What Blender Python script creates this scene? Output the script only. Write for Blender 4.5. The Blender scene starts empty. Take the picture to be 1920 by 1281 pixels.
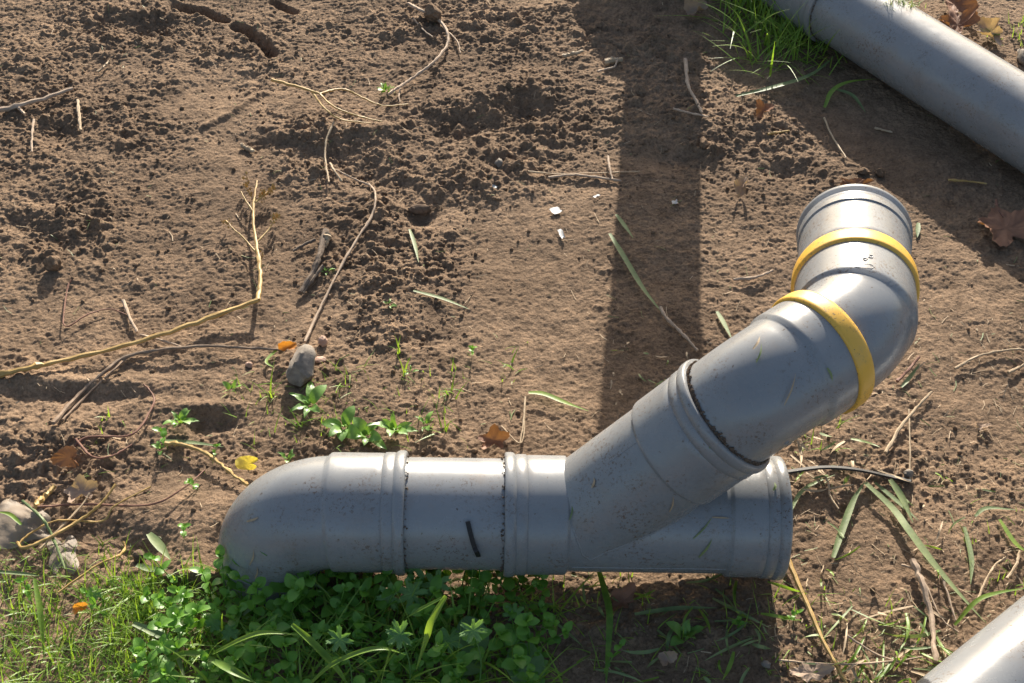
import bpy, math, random
import numpy as np
from mathutils import Vector

rng = np.random.default_rng(7)
random.seed(7)
scene = bpy.context.scene
COL = scene.collection

# ------------------------------------------------------------------ camera, sky, sun, exposure
FPX = 2667.0
TH = math.radians(44.0)
HC = 1.70
cam_d = bpy.data.cameras.new("camera")
cam_d.sensor_width = 36.0
cam_d.lens = 36.0 * FPX / 1920.0
cam_d.clip_start = 0.05
cam_d.clip_end = 500.0
cam = bpy.data.objects.new("camera", cam_d)
cam.location = (0, 0, HC)
cam.rotation_euler = (math.pi / 2 - TH, 0, 0)
COL.objects.link(cam)
scene.camera = cam

SUN_EL = math.radians(21.5)
SUN_AZ = math.radians(5.5)          # from +Y towards +X
world = bpy.data.worlds.new("World")
scene.world = world
world.use_nodes = True
wn = world.node_tree
wn.nodes.clear()
wo = wn.nodes.new("ShaderNodeOutputWorld")
wb = wn.nodes.new("ShaderNodeBackground")
ws = wn.nodes.new("ShaderNodeTexSky")
ws.sky_type = 'NISHITA'
ws.sun_disc = False
ws.sun_elevation = SUN_EL
ws.sun_rotation = SUN_AZ
ws.dust_density = 3.0
wb.inputs[1].default_value = 0.088
wn.links.new(ws.outputs[0], wb.inputs[0])
wn.links.new(wb.outputs[0], wo.inputs[0])

sun_d = bpy.data.lights.new("sun", 'SUN')
sun_d.energy = 5.0
sun_d.angle = math.radians(0.35)
sun_d.color = (1.0, 0.92, 0.80)
sun = bpy.data.objects.new("sun", sun_d)
sv = Vector((math.sin(SUN_AZ) * math.cos(SUN_EL), math.cos(SUN_AZ) * math.cos(SUN_EL), math.sin(SUN_EL)))
sun.rotation_euler = sv.to_track_quat('Z', 'Y').to_euler()
sun.location = (0.5, 6, 4)
COL.objects.link(sun)

vs = scene.view_settings
vs.view_transform = 'Standard'
vs.look = 'None'
vs.gamma = 1.0
vs.use_curve_mapping = False
vs.exposure = 1.2

# ------------------------------------------------------------------ materials
def new_mat(name):
    m = bpy.data.materials.new(name)
    m.use_nodes = True
    nt = m.node_tree
    nt.nodes.clear()
    out = nt.nodes.new("ShaderNodeOutputMaterial")
    return m, nt, out

def N(nt, t, **kw):
    n = nt.nodes.new(t)
    for k, v in kw.items():
        setattr(n, k, v)
    return n

def ramp(nt, fac, stops):
    r = nt.nodes.new("ShaderNodeValToRGB")
    el = r.color_ramp.elements
    while len(el) < len(stops):
        el.new(0.5)
    for e, (p, c) in zip(el, stops):
        e.position = p
        e.color = (c[0], c[1], c[2], 1) if not isinstance(c, float) else (c, c, c, 1)
    nt.links.new(fac, r.inputs[0])
    return r.outputs[0]

def noise(nt, vec, scale, detail=4, rough=0.55):
    n = nt.nodes.new("ShaderNodeTexNoise")
    n.inputs['Scale'].default_value = scale
    n.inputs['Detail'].default_value = detail
    n.inputs['Roughness'].default_value = rough
    nt.links.new(vec, n.inputs['Vector'])
    return n.outputs[0]

def mixc(nt, fac, a, b, mode='MIX'):
    m = nt.nodes.new("ShaderNodeMixRGB")
    m.blend_type = mode
    for i, v in ((0, fac), (1, a), (2, b)):
        if hasattr(v, 'is_linked') or hasattr(v, 'links'):
            nt.links.new(v, m.inputs[i])
        elif isinstance(v, (int, float)):
            m.inputs[i].default_value = v
        else:
            m.inputs[i].default_value = (v[0], v[1], v[2], 1)
    return m.outputs[0]

def principled(nt, out, base, rough=0.6, spec=0.5, bump=None, bstr=0.3, bdist=0.002):
    p = nt.nodes.new("ShaderNodeBsdfPrincipled")
    if hasattr(base, 'links'):
        nt.links.new(base, p.inputs['Base Color'])
    else:
        p.inputs['Base Color'].default_value = (*base, 1)
    if hasattr(rough, 'links'):
        nt.links.new(rough, p.inputs['Roughness'])
    else:
        p.inputs['Roughness'].default_value = rough
    p.inputs['Specular IOR Level'].default_value = spec
    if bump is not None:
        b = nt.nodes.new("ShaderNodeBump")
        b.inputs['Strength'].default_value = bstr
        b.inputs['Distance'].default_value = bdist
        nt.links.new(bump, b.inputs['Height'])
        nt.links.new(b.outputs[0], p.inputs['Normal'])
    nt.links.new(p.outputs[0], out.inputs[0])
    return p

def soil_mat():
    m, nt, out = new_mat("soil")
    g = N(nt, "ShaderNodeNewGeometry").outputs['Position']
    n1 = noise(nt, g, 2.2, 5, 0.6)
    n2 = noise(nt, g, 26, 6, 0.65)
    n3 = noise(nt, g, 210, 4, 0.7)
    base = ramp(nt, n1, [(0.3, (0.134, 0.090, 0.058)), (0.52, (0.200, 0.137, 0.089)), (0.72, (0.268, 0.184, 0.119))])
    c2 = ramp(nt, n2, [(0.28, (0.62, 0.60, 0.58)), (0.5, (1, 1, 1)), (0.72, (1.30, 1.27, 1.22))])
    c3 = ramp(nt, n3, [(0.30, (0.55, 0.52, 0.5)), (0.5, (1, 1, 1)), (0.70, (1.35, 1.32, 1.28))])
    c = mixc(nt, 1.0, base, c2, 'MULTIPLY')
    c = mixc(nt, 1.0, c, c3, 'MULTIPLY')
    v = N(nt, "ShaderNodeTexVoronoi")
    v.inputs['Scale'].default_value = 160
    nt.links.new(g, v.inputs['Vector'])
    speck = ramp(nt, v.outputs['Distance'], [(0.06, 1.0), (0.12, 0.0)])
    sel = ramp(nt, noise(nt, g, 71, 2), [(0.60, 0.0), (0.66, 1.0)])
    sm = mixc(nt, 1.0, speck, sel, 'MULTIPLY')
    c = mixc(nt, sm, c, (0.42, 0.36, 0.28))
    h = N(nt, "ShaderNodeMath", operation='ADD')
    nt.links.new(noise(nt, g, 330, 5, 0.7), h.inputs[0])
    nt.links.new(noise(nt, g, 120, 4, 0.6), h.inputs[1])
    principled(nt, out, c, 0.95, 0.15, h.outputs[0], 0.9, 0.0035)
    return m

def pvc_mat(name, base, rough, dirt=0.5):
    m, nt, out = new_mat(name)
    g = N(nt, "ShaderNodeNewGeometry").outputs['Position']
    n1 = noise(nt, g, 9, 4)
    c = ramp(nt, n1, [(0.3, [v * 0.9 for v in base]), (0.7, [v * 1.07 for v in base])])
    # dried mud: fine splashes gathered in patches
    patch = ramp(nt, noise(nt, g, 14, 5, 0.65), [(0.44, 0.0), (0.62, 1.0)])
    sp = ramp(nt, noise(nt, g, 240, 3, 0.75), [(0.565, 0.0), (0.595, 1.0)])
    a = mixc(nt, 1.0, patch, sp, 'MULTIPLY')
    film = ramp(nt, noise(nt, g, 19, 7, 0.75), [(0.53, 0.0), (0.76, 0.42)])
    c = mixc(nt, film, c, (0.25, 0.20, 0.155))
    f = N(nt, "ShaderNodeMath", operation='MULTIPLY')
    nt.links.new(a, f.inputs[0])
    f.inputs[1].default_value = dirt
    c = mixc(nt, f.outputs[0], c, (0.11, 0.075, 0.052))
    # scattered dark crumbs stuck on
    sp2 = ramp(nt, noise(nt, g, 150, 2, 0.5), [(0.72, 0.0), (0.74, 1.0)])
    c = mixc(nt, sp2, c, (0.10, 0.075, 0.055))
    r = ramp(nt, noise(nt, g, 30, 5, 0.7), [(0.35, rough * 0.9), (0.75, rough * 1.3)])
    principled(nt, out, c, r, 0.5, a, 0.10, 0.0004)
    return m

def plain_mat(name, c0, c1, rough=0.7, scale=60, spec=0.3, bstr=0.4, detail=5):
    m, nt, out = new_mat(name)
    tc = N(nt, "ShaderNodeTexCoord").outputs['Object']
    n1 = noise(nt, tc, scale, detail, 0.65)
    c = ramp(nt, n1, [(0.3, c0), (0.7, c1)])
    principled(nt, out, c, rough, spec, noise(nt, tc, scale * 4, 4, 0.7), bstr, 0.001)
    return m

def leaf_mat(name, c0, c1, trans=0.45, rough=0.5, scale=40):
    m, nt, out = new_mat(name)
    g = N(nt, "ShaderNodeNewGeometry").outputs['Position']
    oi = N(nt, "ShaderNodeObjectInfo").outputs['Random']
    n1 = noise(nt, g, scale, 4, 0.6)
    ad = N(nt, "ShaderNodeMath", operation='MULTIPLY_ADD')
    nt.links.new(oi, ad.inputs[0])
    ad.inputs[1].default_value = 0.35
    nt.links.new(n1, ad.inputs[2])
    c = ramp(nt, ad.outputs[0], [(0.35, c0), (0.9, c1)])
    p = N(nt, "ShaderNodeBsdfPrincipled")
    nt.links.new(c, p.inputs['Base Color'])
    p.inputs['Roughness'].default_value = rough
    p.inputs['Specular IOR Level'].default_value = 0.45
    t = N(nt, "ShaderNodeBsdfTranslucent")
    tcx = mixc(nt, 1.0, c, (1.35, 1.25, 0.55), 'MULTIPLY')
    nt.links.new(tcx, t.inputs[0])
    b = N(nt, "ShaderNodeBump")
    b.inputs['Strength'].default_value = 0.3
    b.inputs['Distance'].default_value = 0.001
    nt.links.new(noise(nt, g, 240, 3), b.inputs['Height'])
    nt.links.new(b.outputs[0], p.inputs['Normal'])
    mx = N(nt, "ShaderNodeMixShader")
    mx.inputs[0].default_value = trans
    nt.links.new(p.outputs[0], mx.inputs[1])
    nt.links.new(t.outputs[0], mx.inputs[2])
    nt.links.new(mx.outputs[0], out.inputs[0])
    return m

def film_mat():
    m, nt, out = new_mat("plastic_film")
    g = N(nt, "ShaderNodeNewGeometry").outputs['Position']
    p = principled(nt, out, (0.28, 0.225, 0.17), 0.6, 0.3, noise(nt, g, 50, 4), 0.5, 0.003)
    tr = N(nt, "ShaderNodeBsdfTransparent")
    mx = N(nt, "ShaderNodeMixShader")
    mx.inputs[0].default_value = 0.3
    nt.links.new(p.outputs[0], mx.inputs[1])
    nt.links.new(tr.outputs[0], mx.inputs[2])
    nt.links.new(mx.outputs[0], out.inputs[0])
    return m

M = {
    'soil': soil_mat(),
    'pvc': pvc_mat("grey_pvc", (0.216, 0.222, 0.225), 0.26, 0.9),
    'pvc_clean': pvc_mat("grey_pvc_pipe", (0.222, 0.228, 0.232), 0.25, 0.9),
    'yellow': pvc_mat("yellow_rubber", (0.70, 0.40, 0.055), 0.40, 0.8),
    'black': plain_mat("black_plastic", (0.012, 0.011, 0.011), (0.035, 0.032, 0.03), 0.6, 90),
    'crust': plain_mat("soil_crust", (0.09, 0.062, 0.044), (0.19, 0.135, 0.095), 0.95, 160, 0.1, 1.0),
    'stone': plain_mat("stone", (0.13, 0.108, 0.086), (0.29, 0.25, 0.205), 0.85, 55, 0.25, 0.9),
    'pebble': plain_mat("pebble", (0.33, 0.20, 0.14), (0.46, 0.31, 0.23), 0.7, 60, 0.3, 0.4),
    'straw_yellow': plain_mat("yellow_stalk", (0.34, 0.205, 0.06), (0.50, 0.34, 0.125), 0.55, 45),
    'straw': plain_mat("pale_straw", (0.30, 0.215, 0.13), (0.47, 0.36, 0.235), 0.7, 70),
    'twig': plain_mat("brown_twig", (0.14, 0.095, 0.065), (0.30, 0.22, 0.155), 0.85, 70),
    'darkwood': plain_mat("dark_wood", (0.10, 0.075, 0.055), (0.22, 0.17, 0.13), 0.9, 80, 0.2, 0.9),
    'root': plain_mat("pale_root", (0.30, 0.215, 0.15), (0.47, 0.36, 0.26), 0.8, 70),
    'redstem': plain_mat("red_brown_stem", (0.13, 0.06, 0.04), (0.24, 0.12, 0.08), 0.7, 50),
    'white': plain_mat("white_scrap", (0.32, 0.32, 0.31), (0.45, 0.45, 0.44), 0.5, 30),
    'deadleaf': leaf_mat("dead_leaf", (0.15, 0.068, 0.036), (0.28, 0.14, 0.08), 0.15, 0.7),
    'palewood': leaf_mat("faded_leaf", (0.30, 0.205, 0.14), (0.45, 0.33, 0.24), 0.2, 0.8),
    'orangeleaf': leaf_mat("orange_leaf", (0.34, 0.13, 0.03), (0.50, 0.24, 0.05), 0.3, 0.5),
    'yellowleaf': leaf_mat("yellow_leaf", (0.55, 0.45, 0.06), (0.70, 0.60, 0.15), 0.4, 0.5),
    'chick': leaf_mat("chickweed_leaf", (0.085, 0.215, 0.028), (0.175, 0.37, 0.05), 0.42, 0.42),
    'geran': leaf_mat("geranium_leaf", (0.095, 0.215, 0.06), (0.19, 0.34, 0.10), 0.34, 0.6),
    'weed': leaf_mat("seedling_leaf", (0.10, 0.22, 0.04), (0.20, 0.36, 0.08), 0.35, 0.42),
    'grass': leaf_mat("grass_blade", (0.10, 0.215, 0.03), (0.27, 0.41, 0.06), 0.46, 0.45),
    'cutgrass': leaf_mat("cut_grass", (0.10, 0.16, 0.06), (0.24, 0.30, 0.12), 0.28, 0.55),
    'bigleaf': leaf_mat("plantain_leaf", (0.10, 0.19, 0.06), (0.16, 0.26, 0.09), 0.25, 0.45),
    'film': film_mat(),
}

# ------------------------------------------------------------------ mesh helpers
def mesh_from(name, verts, faces, smooth=True, sharp=None):
    me = bpy.data.meshes.new(name)
    verts = np.asarray(verts, dtype=np.float64)
    if isinstance(faces, np.ndarray):
        nf, k = faces.shape
        me.vertices.add(len(verts))
        me.vertices.foreach_set('co', verts.ravel())
        me.loops.add(nf * k)
        me.loops.foreach_set('vertex_index', faces.ravel().astype(np.int32))
        me.polygons.add(nf)
        me.polygons.foreach_set('loop_start', (np.arange(nf) * k).astype(np.int32))
        me.update(calc_edges=True)
        me.validate()
    else:
        me.from_pydata([tuple(v) for v in verts], [], faces)
        me.update()
    if smooth:
        me.polygons.foreach_set('use_smooth', np.ones(len(me.polygons), dtype=bool))
        if sharp:
            me.set_sharp_from_angle(angle=math.radians(sharp))
    return me

def obj(name, me, mat=None, parent=None, loc=None):
    if mat is not None and len(me.materials) == 0:
        me.materials.append(M[mat])
    o = bpy.data.objects.new(name, me)
    COL.objects.link(o)
    if parent is not None:
        o.parent = parent
    if loc is not None:
        o.location = loc
    return o

def empty(name, loc):
    o = bpy.data.objects.new(name, None)
    o.empty_display_size = 0.02
    o.location = loc
    COL.objects.link(o)
    return o

def tag(o, label, cat, group=None):
    o['label'] = label
    o['category'] = cat
    if group:
        o['group'] = group
    return o

def nrm(v):
    v = np.asarray(v, float)
    return v / max(1e-12, np.linalg.norm(v))

# ------------------------------------------------------------------ noise fields for the terrain
def perlin(x, y, freq, seed):
    r = np.random.default_rng(seed)
    ang = r.random((256, 256)) * 2 * np.pi
    gx, gy = np.cos(ang), np.sin(ang)
    X, Y = x * freq + 1000.3, y * freq + 1000.7
    xi, yi = np.floor(X).astype(int), np.floor(Y).astype(int)
    xf, yf = X - xi, Y - yi
    u, v = xf * xf * xf * (xf * (xf * 6 - 15) + 10), yf * yf * yf * (yf * (yf * 6 - 15) + 10)
    def d(ix, iy, fx, fy):
        a, b = (xi + ix) % 256, (yi + iy) % 256
        return gx[a, b] * fx + gy[a, b] * fy
    n00, n10 = d(0, 0, xf, yf), d(1, 0, xf - 1, yf)
    n01, n11 = d(0, 1, xf, yf - 1), d(1, 1, xf - 1, yf - 1)
    return (n00 * (1 - u) + n10 * u) * (1 - v) + (n01 * (1 - u) + n11 * u) * v * 1.0

def lumps(x, y, cell, seed, presence=0.8):
    """crumbs: rounded bumps at jittered cell points, height in units of cell"""
    r = np.random.default_rng(seed)
    px, py = r.random((256, 256)), r.random((256, 256))
    rad = (0.28 + 0.42 * r.random((256, 256)) ** 1.5) * (r.random((256, 256)) < presence)
    X, Y = x / cell + 500.0, y / cell + 500.0
    xi, yi = np.floor(X).astype(int), np.floor(Y).astype(int)
    out = np.zeros_like(x)
    for i in (-1, 0, 1):
        for j in (-1, 0, 1):
            a, b = (xi + i) % 256, (yi + j) % 256
            dx, dy = X - (xi + i + px[a, b]), Y - (yi + j + py[a, b])
            R = rad[a, b]
            out = np.maximum(out, np.sqrt(np.maximum(0, R * R - dx * dx - dy * dy)))
    return out

# pixel of the photograph -> point on the plane at height z (used to look up where things lie)
sT, cT = math.sin(TH), math.cos(TH)
def G(x, y, z=0.0):
    a, b = (x - 960) / FPX, -(y - 640.5) / FPX
    d = np.array([a, cT + b * sT, -sT + b * cT])
    t = (z - HC) / d[2]
    return d * t + np.array([0, 0, HC])

def pxscale(p):
    return FPX / (p[1] * cT + (HC - p[2]) * sT)

XF = np.arange(-1.30, 1.3001, 0.0022)
YF = np.arange(0.97, 3.02, 0.0022)
def extend(a, far):
    st, out = 0.004, []
    p = a[-1]
    while p < far:
        st *= 1.35
        p += st
        out.append(p)
    return np.array(out)
ex = extend(XF, 60)
ey1 = extend(YF, 60)
ey0 = -extend(-YF[::-1], 60)[::-1]
XS = np.concatenate([-ex[::-1], XF, ex])
YS = np.concatenate([ey0, YF, ey1])

def blob(x, y, px, py, rx, ry):
    c = G(px, py)
    s = pxscale(c)
    fy = s * (sT + (-(640.5 - py) / FPX) * cT)
    return np.exp(-(((x - c[0]) / (rx / s)) ** 2 + ((y - c[1]) / (ry / fy)) ** 2))

def seg_dist(x, y, pts):
    best = np.full(x.shape, 9.0)
    for (a, b) in zip(pts[:-1], pts[1:]):
        ax, ay, bx, by = a[0], a[1], b[0], b[1]
        L2 = (bx - ax) ** 2 + (by - ay) ** 2
        t = np.clip(((x - ax) * (bx - ax) + (y - ay) * (by - ay)) / L2, 0, 1)
        best = np.minimum(best, np.hypot(x - ax - t * (bx - ax), y - ay - t * (by - ay)))
    return best

CRUMB = [(1000, 225, 210, 75, 1.0), (880, 330, 150, 60, 1.0), (690, 480, 90, 150, 0.9), (600, 280, 110, 60, 0.9),
         (250, 55, 140, 50, 1.0), (120, 420, 150, 70, 0.7), (1260, 160, 100, 130, 1.0), (230, 230, 170, 80, 0.7),
         (930, 60, 330, 60, 0.8), (700, 590, 110, 70, 0.8), (100, 870, 170, 70, 0.9), (1400, 250, 120, 90, 0.8),
         (480, 100, 120, 60, 0.5), (800, 480, 90, 80, 0.7), (1750, 900, 160, 70, 0.4), (60, 160, 120, 100, 0.6),
         (640, 860, 220, 50, 0.5), (1200, 1180, 250, 90, 0.5)]
SMOOTH = [(430, 380, 120, 70), (1010, 480, 220, 120), (1240, 310, 70, 40), (570, 590, 130, 40), (1650, 230, 150, 90), (1020, 640, 180, 90), (1850, 720, 140, 120),
          (1600, 1040, 200, 90), (390, 200, 120, 60), (320, 930, 120, 60), (1750, 600, 150, 120)]
PITS = [(985, 212, 45, 26, 0.022), (790, 408, 26, 16, 0.018), (400, 800, 46, 16, 0.012), (480, 285, 70, 25, 0.010),
        (270, 1035, 40, 22, 0.014), (100, 445, 40, 22, 0.012), (870, 245, 60, 20, 0.014), (180, 745, 150, 14, 0.007),
        (680, 335, 60, 25, 0.010), (110, 245, 30, 18, 0.012), (290, 60, 40, 14, 0.012), (1270, 300, 60, 16, 0.012),
        (170, 1000, 60, 30, 0.015), (800, 640, 40, 14, 0.010), (1470, 330, 40, 18, 0.012), (50, 420, 30, 16, 0.014),
        (95, 380, 40, 14, 0.010), (610, 300, 60, 20, 0.010)]
MOUNDS = [(880, 195, 130, 26, 0.016), (1000, 170, 100, 26, 0.014), (600, 255, 80, 20, 0.010), (120, 720, 200, 16, 0.010),
          (400, 770, 70, 12, 0.010), (330, 960, 110, 60, 0.018), (60, 830, 120, 40, 0.012), (1270, 235, 80, 30, 0.010),
          (1400, 220, 80, 50, 0.012), (720, 560, 80, 60, 0.008), (700, 250, 60, 16, 0.010), (360, 300, 200, 60, 0.006),
          (1790, 60, 140, 60, 0.02), (860, 330, 60, 30, 0.010), (250, 25, 90, 14, 0.012)]

def terrain(x, y):
    near = np.exp(-((np.maximum(0, np.abs(x) - 1.5)) ** 2 + np.maximum(0, np.abs(y - 1.9) - 1.4) ** 2))
    h = 0.010 * perlin(x, y, 1.3, 1) + 0.010 * perlin(x, y, 4.2, 2) + 0.0065 * perlin(x, y, 11, 3)
    m = np.zeros_like(x)
    for (px, py, rx, ry, w) in CRUMB:
        m = np.maximum(m, w * blob(x, y, px, py, rx, ry))
    sm = np.zeros_like(x)
    for (px, py, rx, ry) in SMOOTH:
        sm = np.maximum(sm, blob(x, y, px, py, rx, ry))
    m = np.clip(m * 1.25 + 0.28 + 0.75 * perlin(x, y, 7, 5) + 0.35 * perlin(x, y, 17, 55) - 0.40 * sm, 0.06, 1.2)
    wx = x + 0.004 * perlin(x, y, 60, 31)
    wy = y + 0.004 * perlin(x, y, 60, 32)
    def soft(l):
        return l * l * 1.6
    cm = np.clip(m - 0.25, 0, 1)
    b1 = np.abs(perlin(wx, wy, 23, 41))
    b2 = np.abs(perlin(wx, wy, 47, 42))
    b3 = np.abs(perlin(wx, wy, 92, 43))
    g2 = perlin(x, y, 82, 7)
    g3 = perlin(x, y, 165, 8)
    var = 0.6 + 0.9 * perlin(x, y, 13, 44)
    c = (0.019 * b1 + 0.0145 * b2 * (0.5 + 1.6 * b1) + 0.0085 * b3 * (0.6 + b2)) * (0.10 + 1.0 * cm) * np.clip(var, 0.15, 1.5)
    c += 0.016 * soft(lumps(wx, wy, 0.031, 11, 0.22)) * np.clip(m - 0.40, 0, 1) + 0.012 * soft(lumps(wx, wy, 0.018, 12, 0.4)) * cm
    c += 0.0040 * perlin(x, y, 38, 6) * (0.45 + 0.5 * m) + 0.0032 * g2 * (0.55 + 0.5 * m) + 0.0026 * g3 * (0.75 + 0.4 * m) * (1 - 0.35 * sm)
    c += 0.0034 * np.abs(perlin(x, y, 130, 9)) * (0.75 + 0.8 * m) * (1 - 0.5 * sm)
    h = h + c
    for (px, py, rx, ry, d) in PITS:
        h = h - d * blob(x, y, px, py, rx, ry)
    for (px, py, rx, ry, d) in MOUNDS:
        h = h + d * blob(x, y, px, py, rx, ry)
    # curved heel cuts pressed into the soil
    d = seg_dist(x, y, [G(*p) for p in [(330, 14), (380, 22), (420, 38)]])
    h = h - 0.024 * np.clip(1.25 - d / 0.013, 0, 1)
    d = seg_dist(x, y, [G(*p) for p in [(442, 48), (470, 64), (495, 84), (508, 104)]])
    h = h - 0.026 * np.clip(1.25 - d / 0.014, 0, 1)
    d = seg_dist(x, y, [G(*p) for p in [(385, 244), (430, 222), (462, 198), (490, 176)]])
    h = h + 0.007 * np.exp(-(d / 0.008) ** 2)
    d = seg_dist(x, y, [G(*p) for p in [(515, 4), (550, 20)]])
    h = h - 0.018 * np.clip(1.3 - d / 0.012, 0, 1)
    return h * near

gx, gy = np.meshgrid(XS, YS, indexing='ij')
gz = terrain(gx, gy)
# keep the soil just under the pipes that lie on it
MAIN_Y = 1.290

def hgt(x, y):
    i = int(np.clip(np.searchsorted(XS, x) - 1, 0, len(XS) - 2))
    j = int(np.clip(np.searchsorted(YS, y) - 1, 0, len(YS) - 2))
    u = (x - XS[i]) / (XS[i + 1] - XS[i])
    v = (y - YS[j]) / (YS[j + 1] - YS[j])
    return float((gz[i, j] * (1 - u) + gz[i + 1, j] * u) * (1 - v) + (gz[i, j + 1] * (1 - u) + gz[i + 1, j + 1] * u) * v)

def press(p0, p1, w, depth, top):
    """bed a long thing in the soil: limit the soil height under it"""
    global gz
    d = seg_dist(gx, gy, [p0, p1])
    lim = top + np.maximum(0, d - w) * 0.9
    gz = np.where(d < w + 0.08, np.minimum(gz, lim), gz)

press((-0.22, 1.29), (0.41, 1.29), 0.06, 0, 0.004)
press((0.200, 3.471), (2.200, 0.489), 0.05, 0, 0.006)
press((0.53, 0.91), (1.8, 1.906), 0.05, 0, 0.004)
# soil heaped round the buried elbow
de = np.hypot(gx + 0.350, gy - 1.287)
gz += 0.022 * np.exp(-((de - 0.11) / 0.05) ** 2) * (gy > 1.25)

nx, ny = len(XS), len(YS)
idx = np.arange(nx * ny).reshape(nx, ny)
quads = np.stack([idx[:-1, :-1], idx[1:, :-1], idx[1:, 1:], idx[:-1, 1:]], axis=-1).reshape(-1, 4)
gme = mesh_from("ground", np.stack([gx, gy, gz], -1).reshape(-1, 3), quads)
ground = obj("ground", gme, 'soil')
ground['kind'] = 'structure'

def at(x, y, lift=0.0):
    z = 0.0
    for _ in range(5):
        p = G(x, y, z + lift)
        z = hgt(p[0], p[1])
    return np.array([p[0], p[1], z + lift])

# ------------------------------------------------------------------ swept pipes
class Path:
    def __init__(self, nodes, R=0.09, step=0.004):
        nodes = [np.array(n, float) for n in nodes]
        pts = [nodes[0]]
        for a, b, c in zip(nodes[:-2], nodes[1:-1], nodes[2:]):
            u, w = nrm(a - b), nrm(c - b)
            ang = math.acos(np.clip(u @ w, -1, 1))
            t = R / math.tan(ang / 2)
            cen = b + nrm(u + w) * (R / math.sin(ang / 2))
            p0, p1 = b + u * t, b + w * t
            turn = math.pi - ang
            k = max(2, int(R * turn / step))
            e1 = nrm(p0 - cen)
            e2 = nrm(-u)
            for i in range(k + 1):
                th = turn * i / k
                pts.append(cen + R * (e1 * math.cos(th) + e2 * math.sin(th)))
        pts.append(nodes[-1])
        self.p = np.array(pts)
        self.s = np.concatenate([[0], np.cumsum(np.linalg.norm(np.diff(self.p, axis=0), axis=1))])
        # parallel transport
        T = [nrm(self.p[1] - self.p[0])]
        for i in range(1, len(self.p) - 1):
            T.append(nrm(nrm(self.p[i + 1] - self.p[i]) + nrm(self.p[i] - self.p[i - 1])))
        T.append(nrm(self.p[-1] - self.p[-2]))
        self.T = np.array(T)
        ref = np.array([0, 0, 1.0]) if abs(self.T[0][2]) < 0.9 else np.array([0, -1.0, 0])
        n = nrm(ref - self.T[0] * (ref @ self.T[0]))
        Ns = [n]
        for i in range(1, len(self.p)):
            n = nrm(n - self.T[i] * (n @ self.T[i]))
            Ns.append(n)
        self.N = np.array(Ns)

    def frame(self, s):
        p = np.array([np.interp(s, self.s, self.p[:, k]) for k in range(3)])
        t = nrm([np.interp(s, self.s, self.T[:, k]) for k in range(3)])
        n = np.array([np.interp(s, self.s, self.N[:, k]) for k in range(3)])
        if s < 0:
            p = self.p[0] + self.T[0] * s
        if s > self.s[-1]:
            p = self.p[-1] + self.T[-1] * (s - self.s[-1])
        n = nrm(n - t * (n @ t))
        return p, t, n, np.cross(t, n)

    def near(self, q):
        q = np.array(q)
        return float(self.s[np.argmin(np.linalg.norm(self.p - q, axis=1))])

def sweep(path, prof, seg=72, maxds=0.008):
    pr = [prof[0]]
    for (a, b) in zip(prof[:-1], prof[1:]):
        k = max(1, int(math.ceil(abs(b[0] - a[0]) / maxds)))
        for i in range(1, k + 1):
            pr.append((a[0] + (b[0] - a[0]) * i / k, a[1] + (b[1] - a[1]) * i / k))
    V = []
    for s, r in pr:
        p, t, n, b = path.frame(s)
        for k in range(seg):
            a = 2 * math.pi * k / seg
            V.append(p + r * (math.cos(a) * n + math.sin(a) * b))
    Fc = []
    for i in range(len(pr) - 1):
        for k in range(seg):
            k2 = (k + 1) % seg
            Fc.append((i * seg + k, i * seg + k2, (i + 1) * seg + k2, (i + 1) * seg + k))
    return np.array(V), np.array(Fc)

def merge(parts):
    V, Fc, o = [], [], 0
    for v, f in parts:
        V.append(v)
        Fc.append(f + o)
        o += len(v)
    return np.concatenate(V), np.concatenate(Fc)

RP = 0.080
def socket_prof(sb, sm, rb=RP, body=0.0848, rim=0.0888):
    """from the pipe at sb to the mouth at sm (sm may be smaller than sb), with the inner wall"""
    d = 1 if sm > sb else -1
    L = abs(sm - sb)
    pts = [(0, rb), (0.0015, rb + 0.0003), (0.0045, body - 0.0003), (0.0065, body), (L - 0.034, body), (L - 0.032, body - 0.0008),
           (L - 0.030, body + 0.0012), (L - 0.018, body + 0.0012), (L - 0.016, body + 0.0004), (L - 0.013, rim - 0.001),
           (L - 0.010, rim), (L - 0.004, rim), (L - 0.001, rim - 0.0008), (L, rim - 0.0022), (L, RP + 0.001), (L - 0.004, RP + 0.0004), (L - 0.05, RP + 0.0004)]
    return [(sb + d * a, r) for a, r in pts]

def seam(path, s0, s1, r, ang, w=0.0009):
    V, Fc = [], []
    ss = np.linspace(s0, s1, max(3, int(abs(s1 - s0) / 0.006)))
    for s in ss:
        p, t, n, b = path.frame(s)
        rr = r(s) if callable(r) else r
        for da, dr in ((-w / rr, -0.0006), (0, 0.0006), (w / rr, -0.0006)):
            a = ang + da
            V.append(p + (rr + dr) * (math.cos(a) * n + math.sin(a) * b))
    for i in range(len(ss) - 1):
        for k in (0, 1):
            Fc.append((i * 3 + k, i * 3 + k + 1, i * 3 + 4 + k, i * 3 + 3 + k))
    return np.array(V), np.array(Fc)

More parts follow.
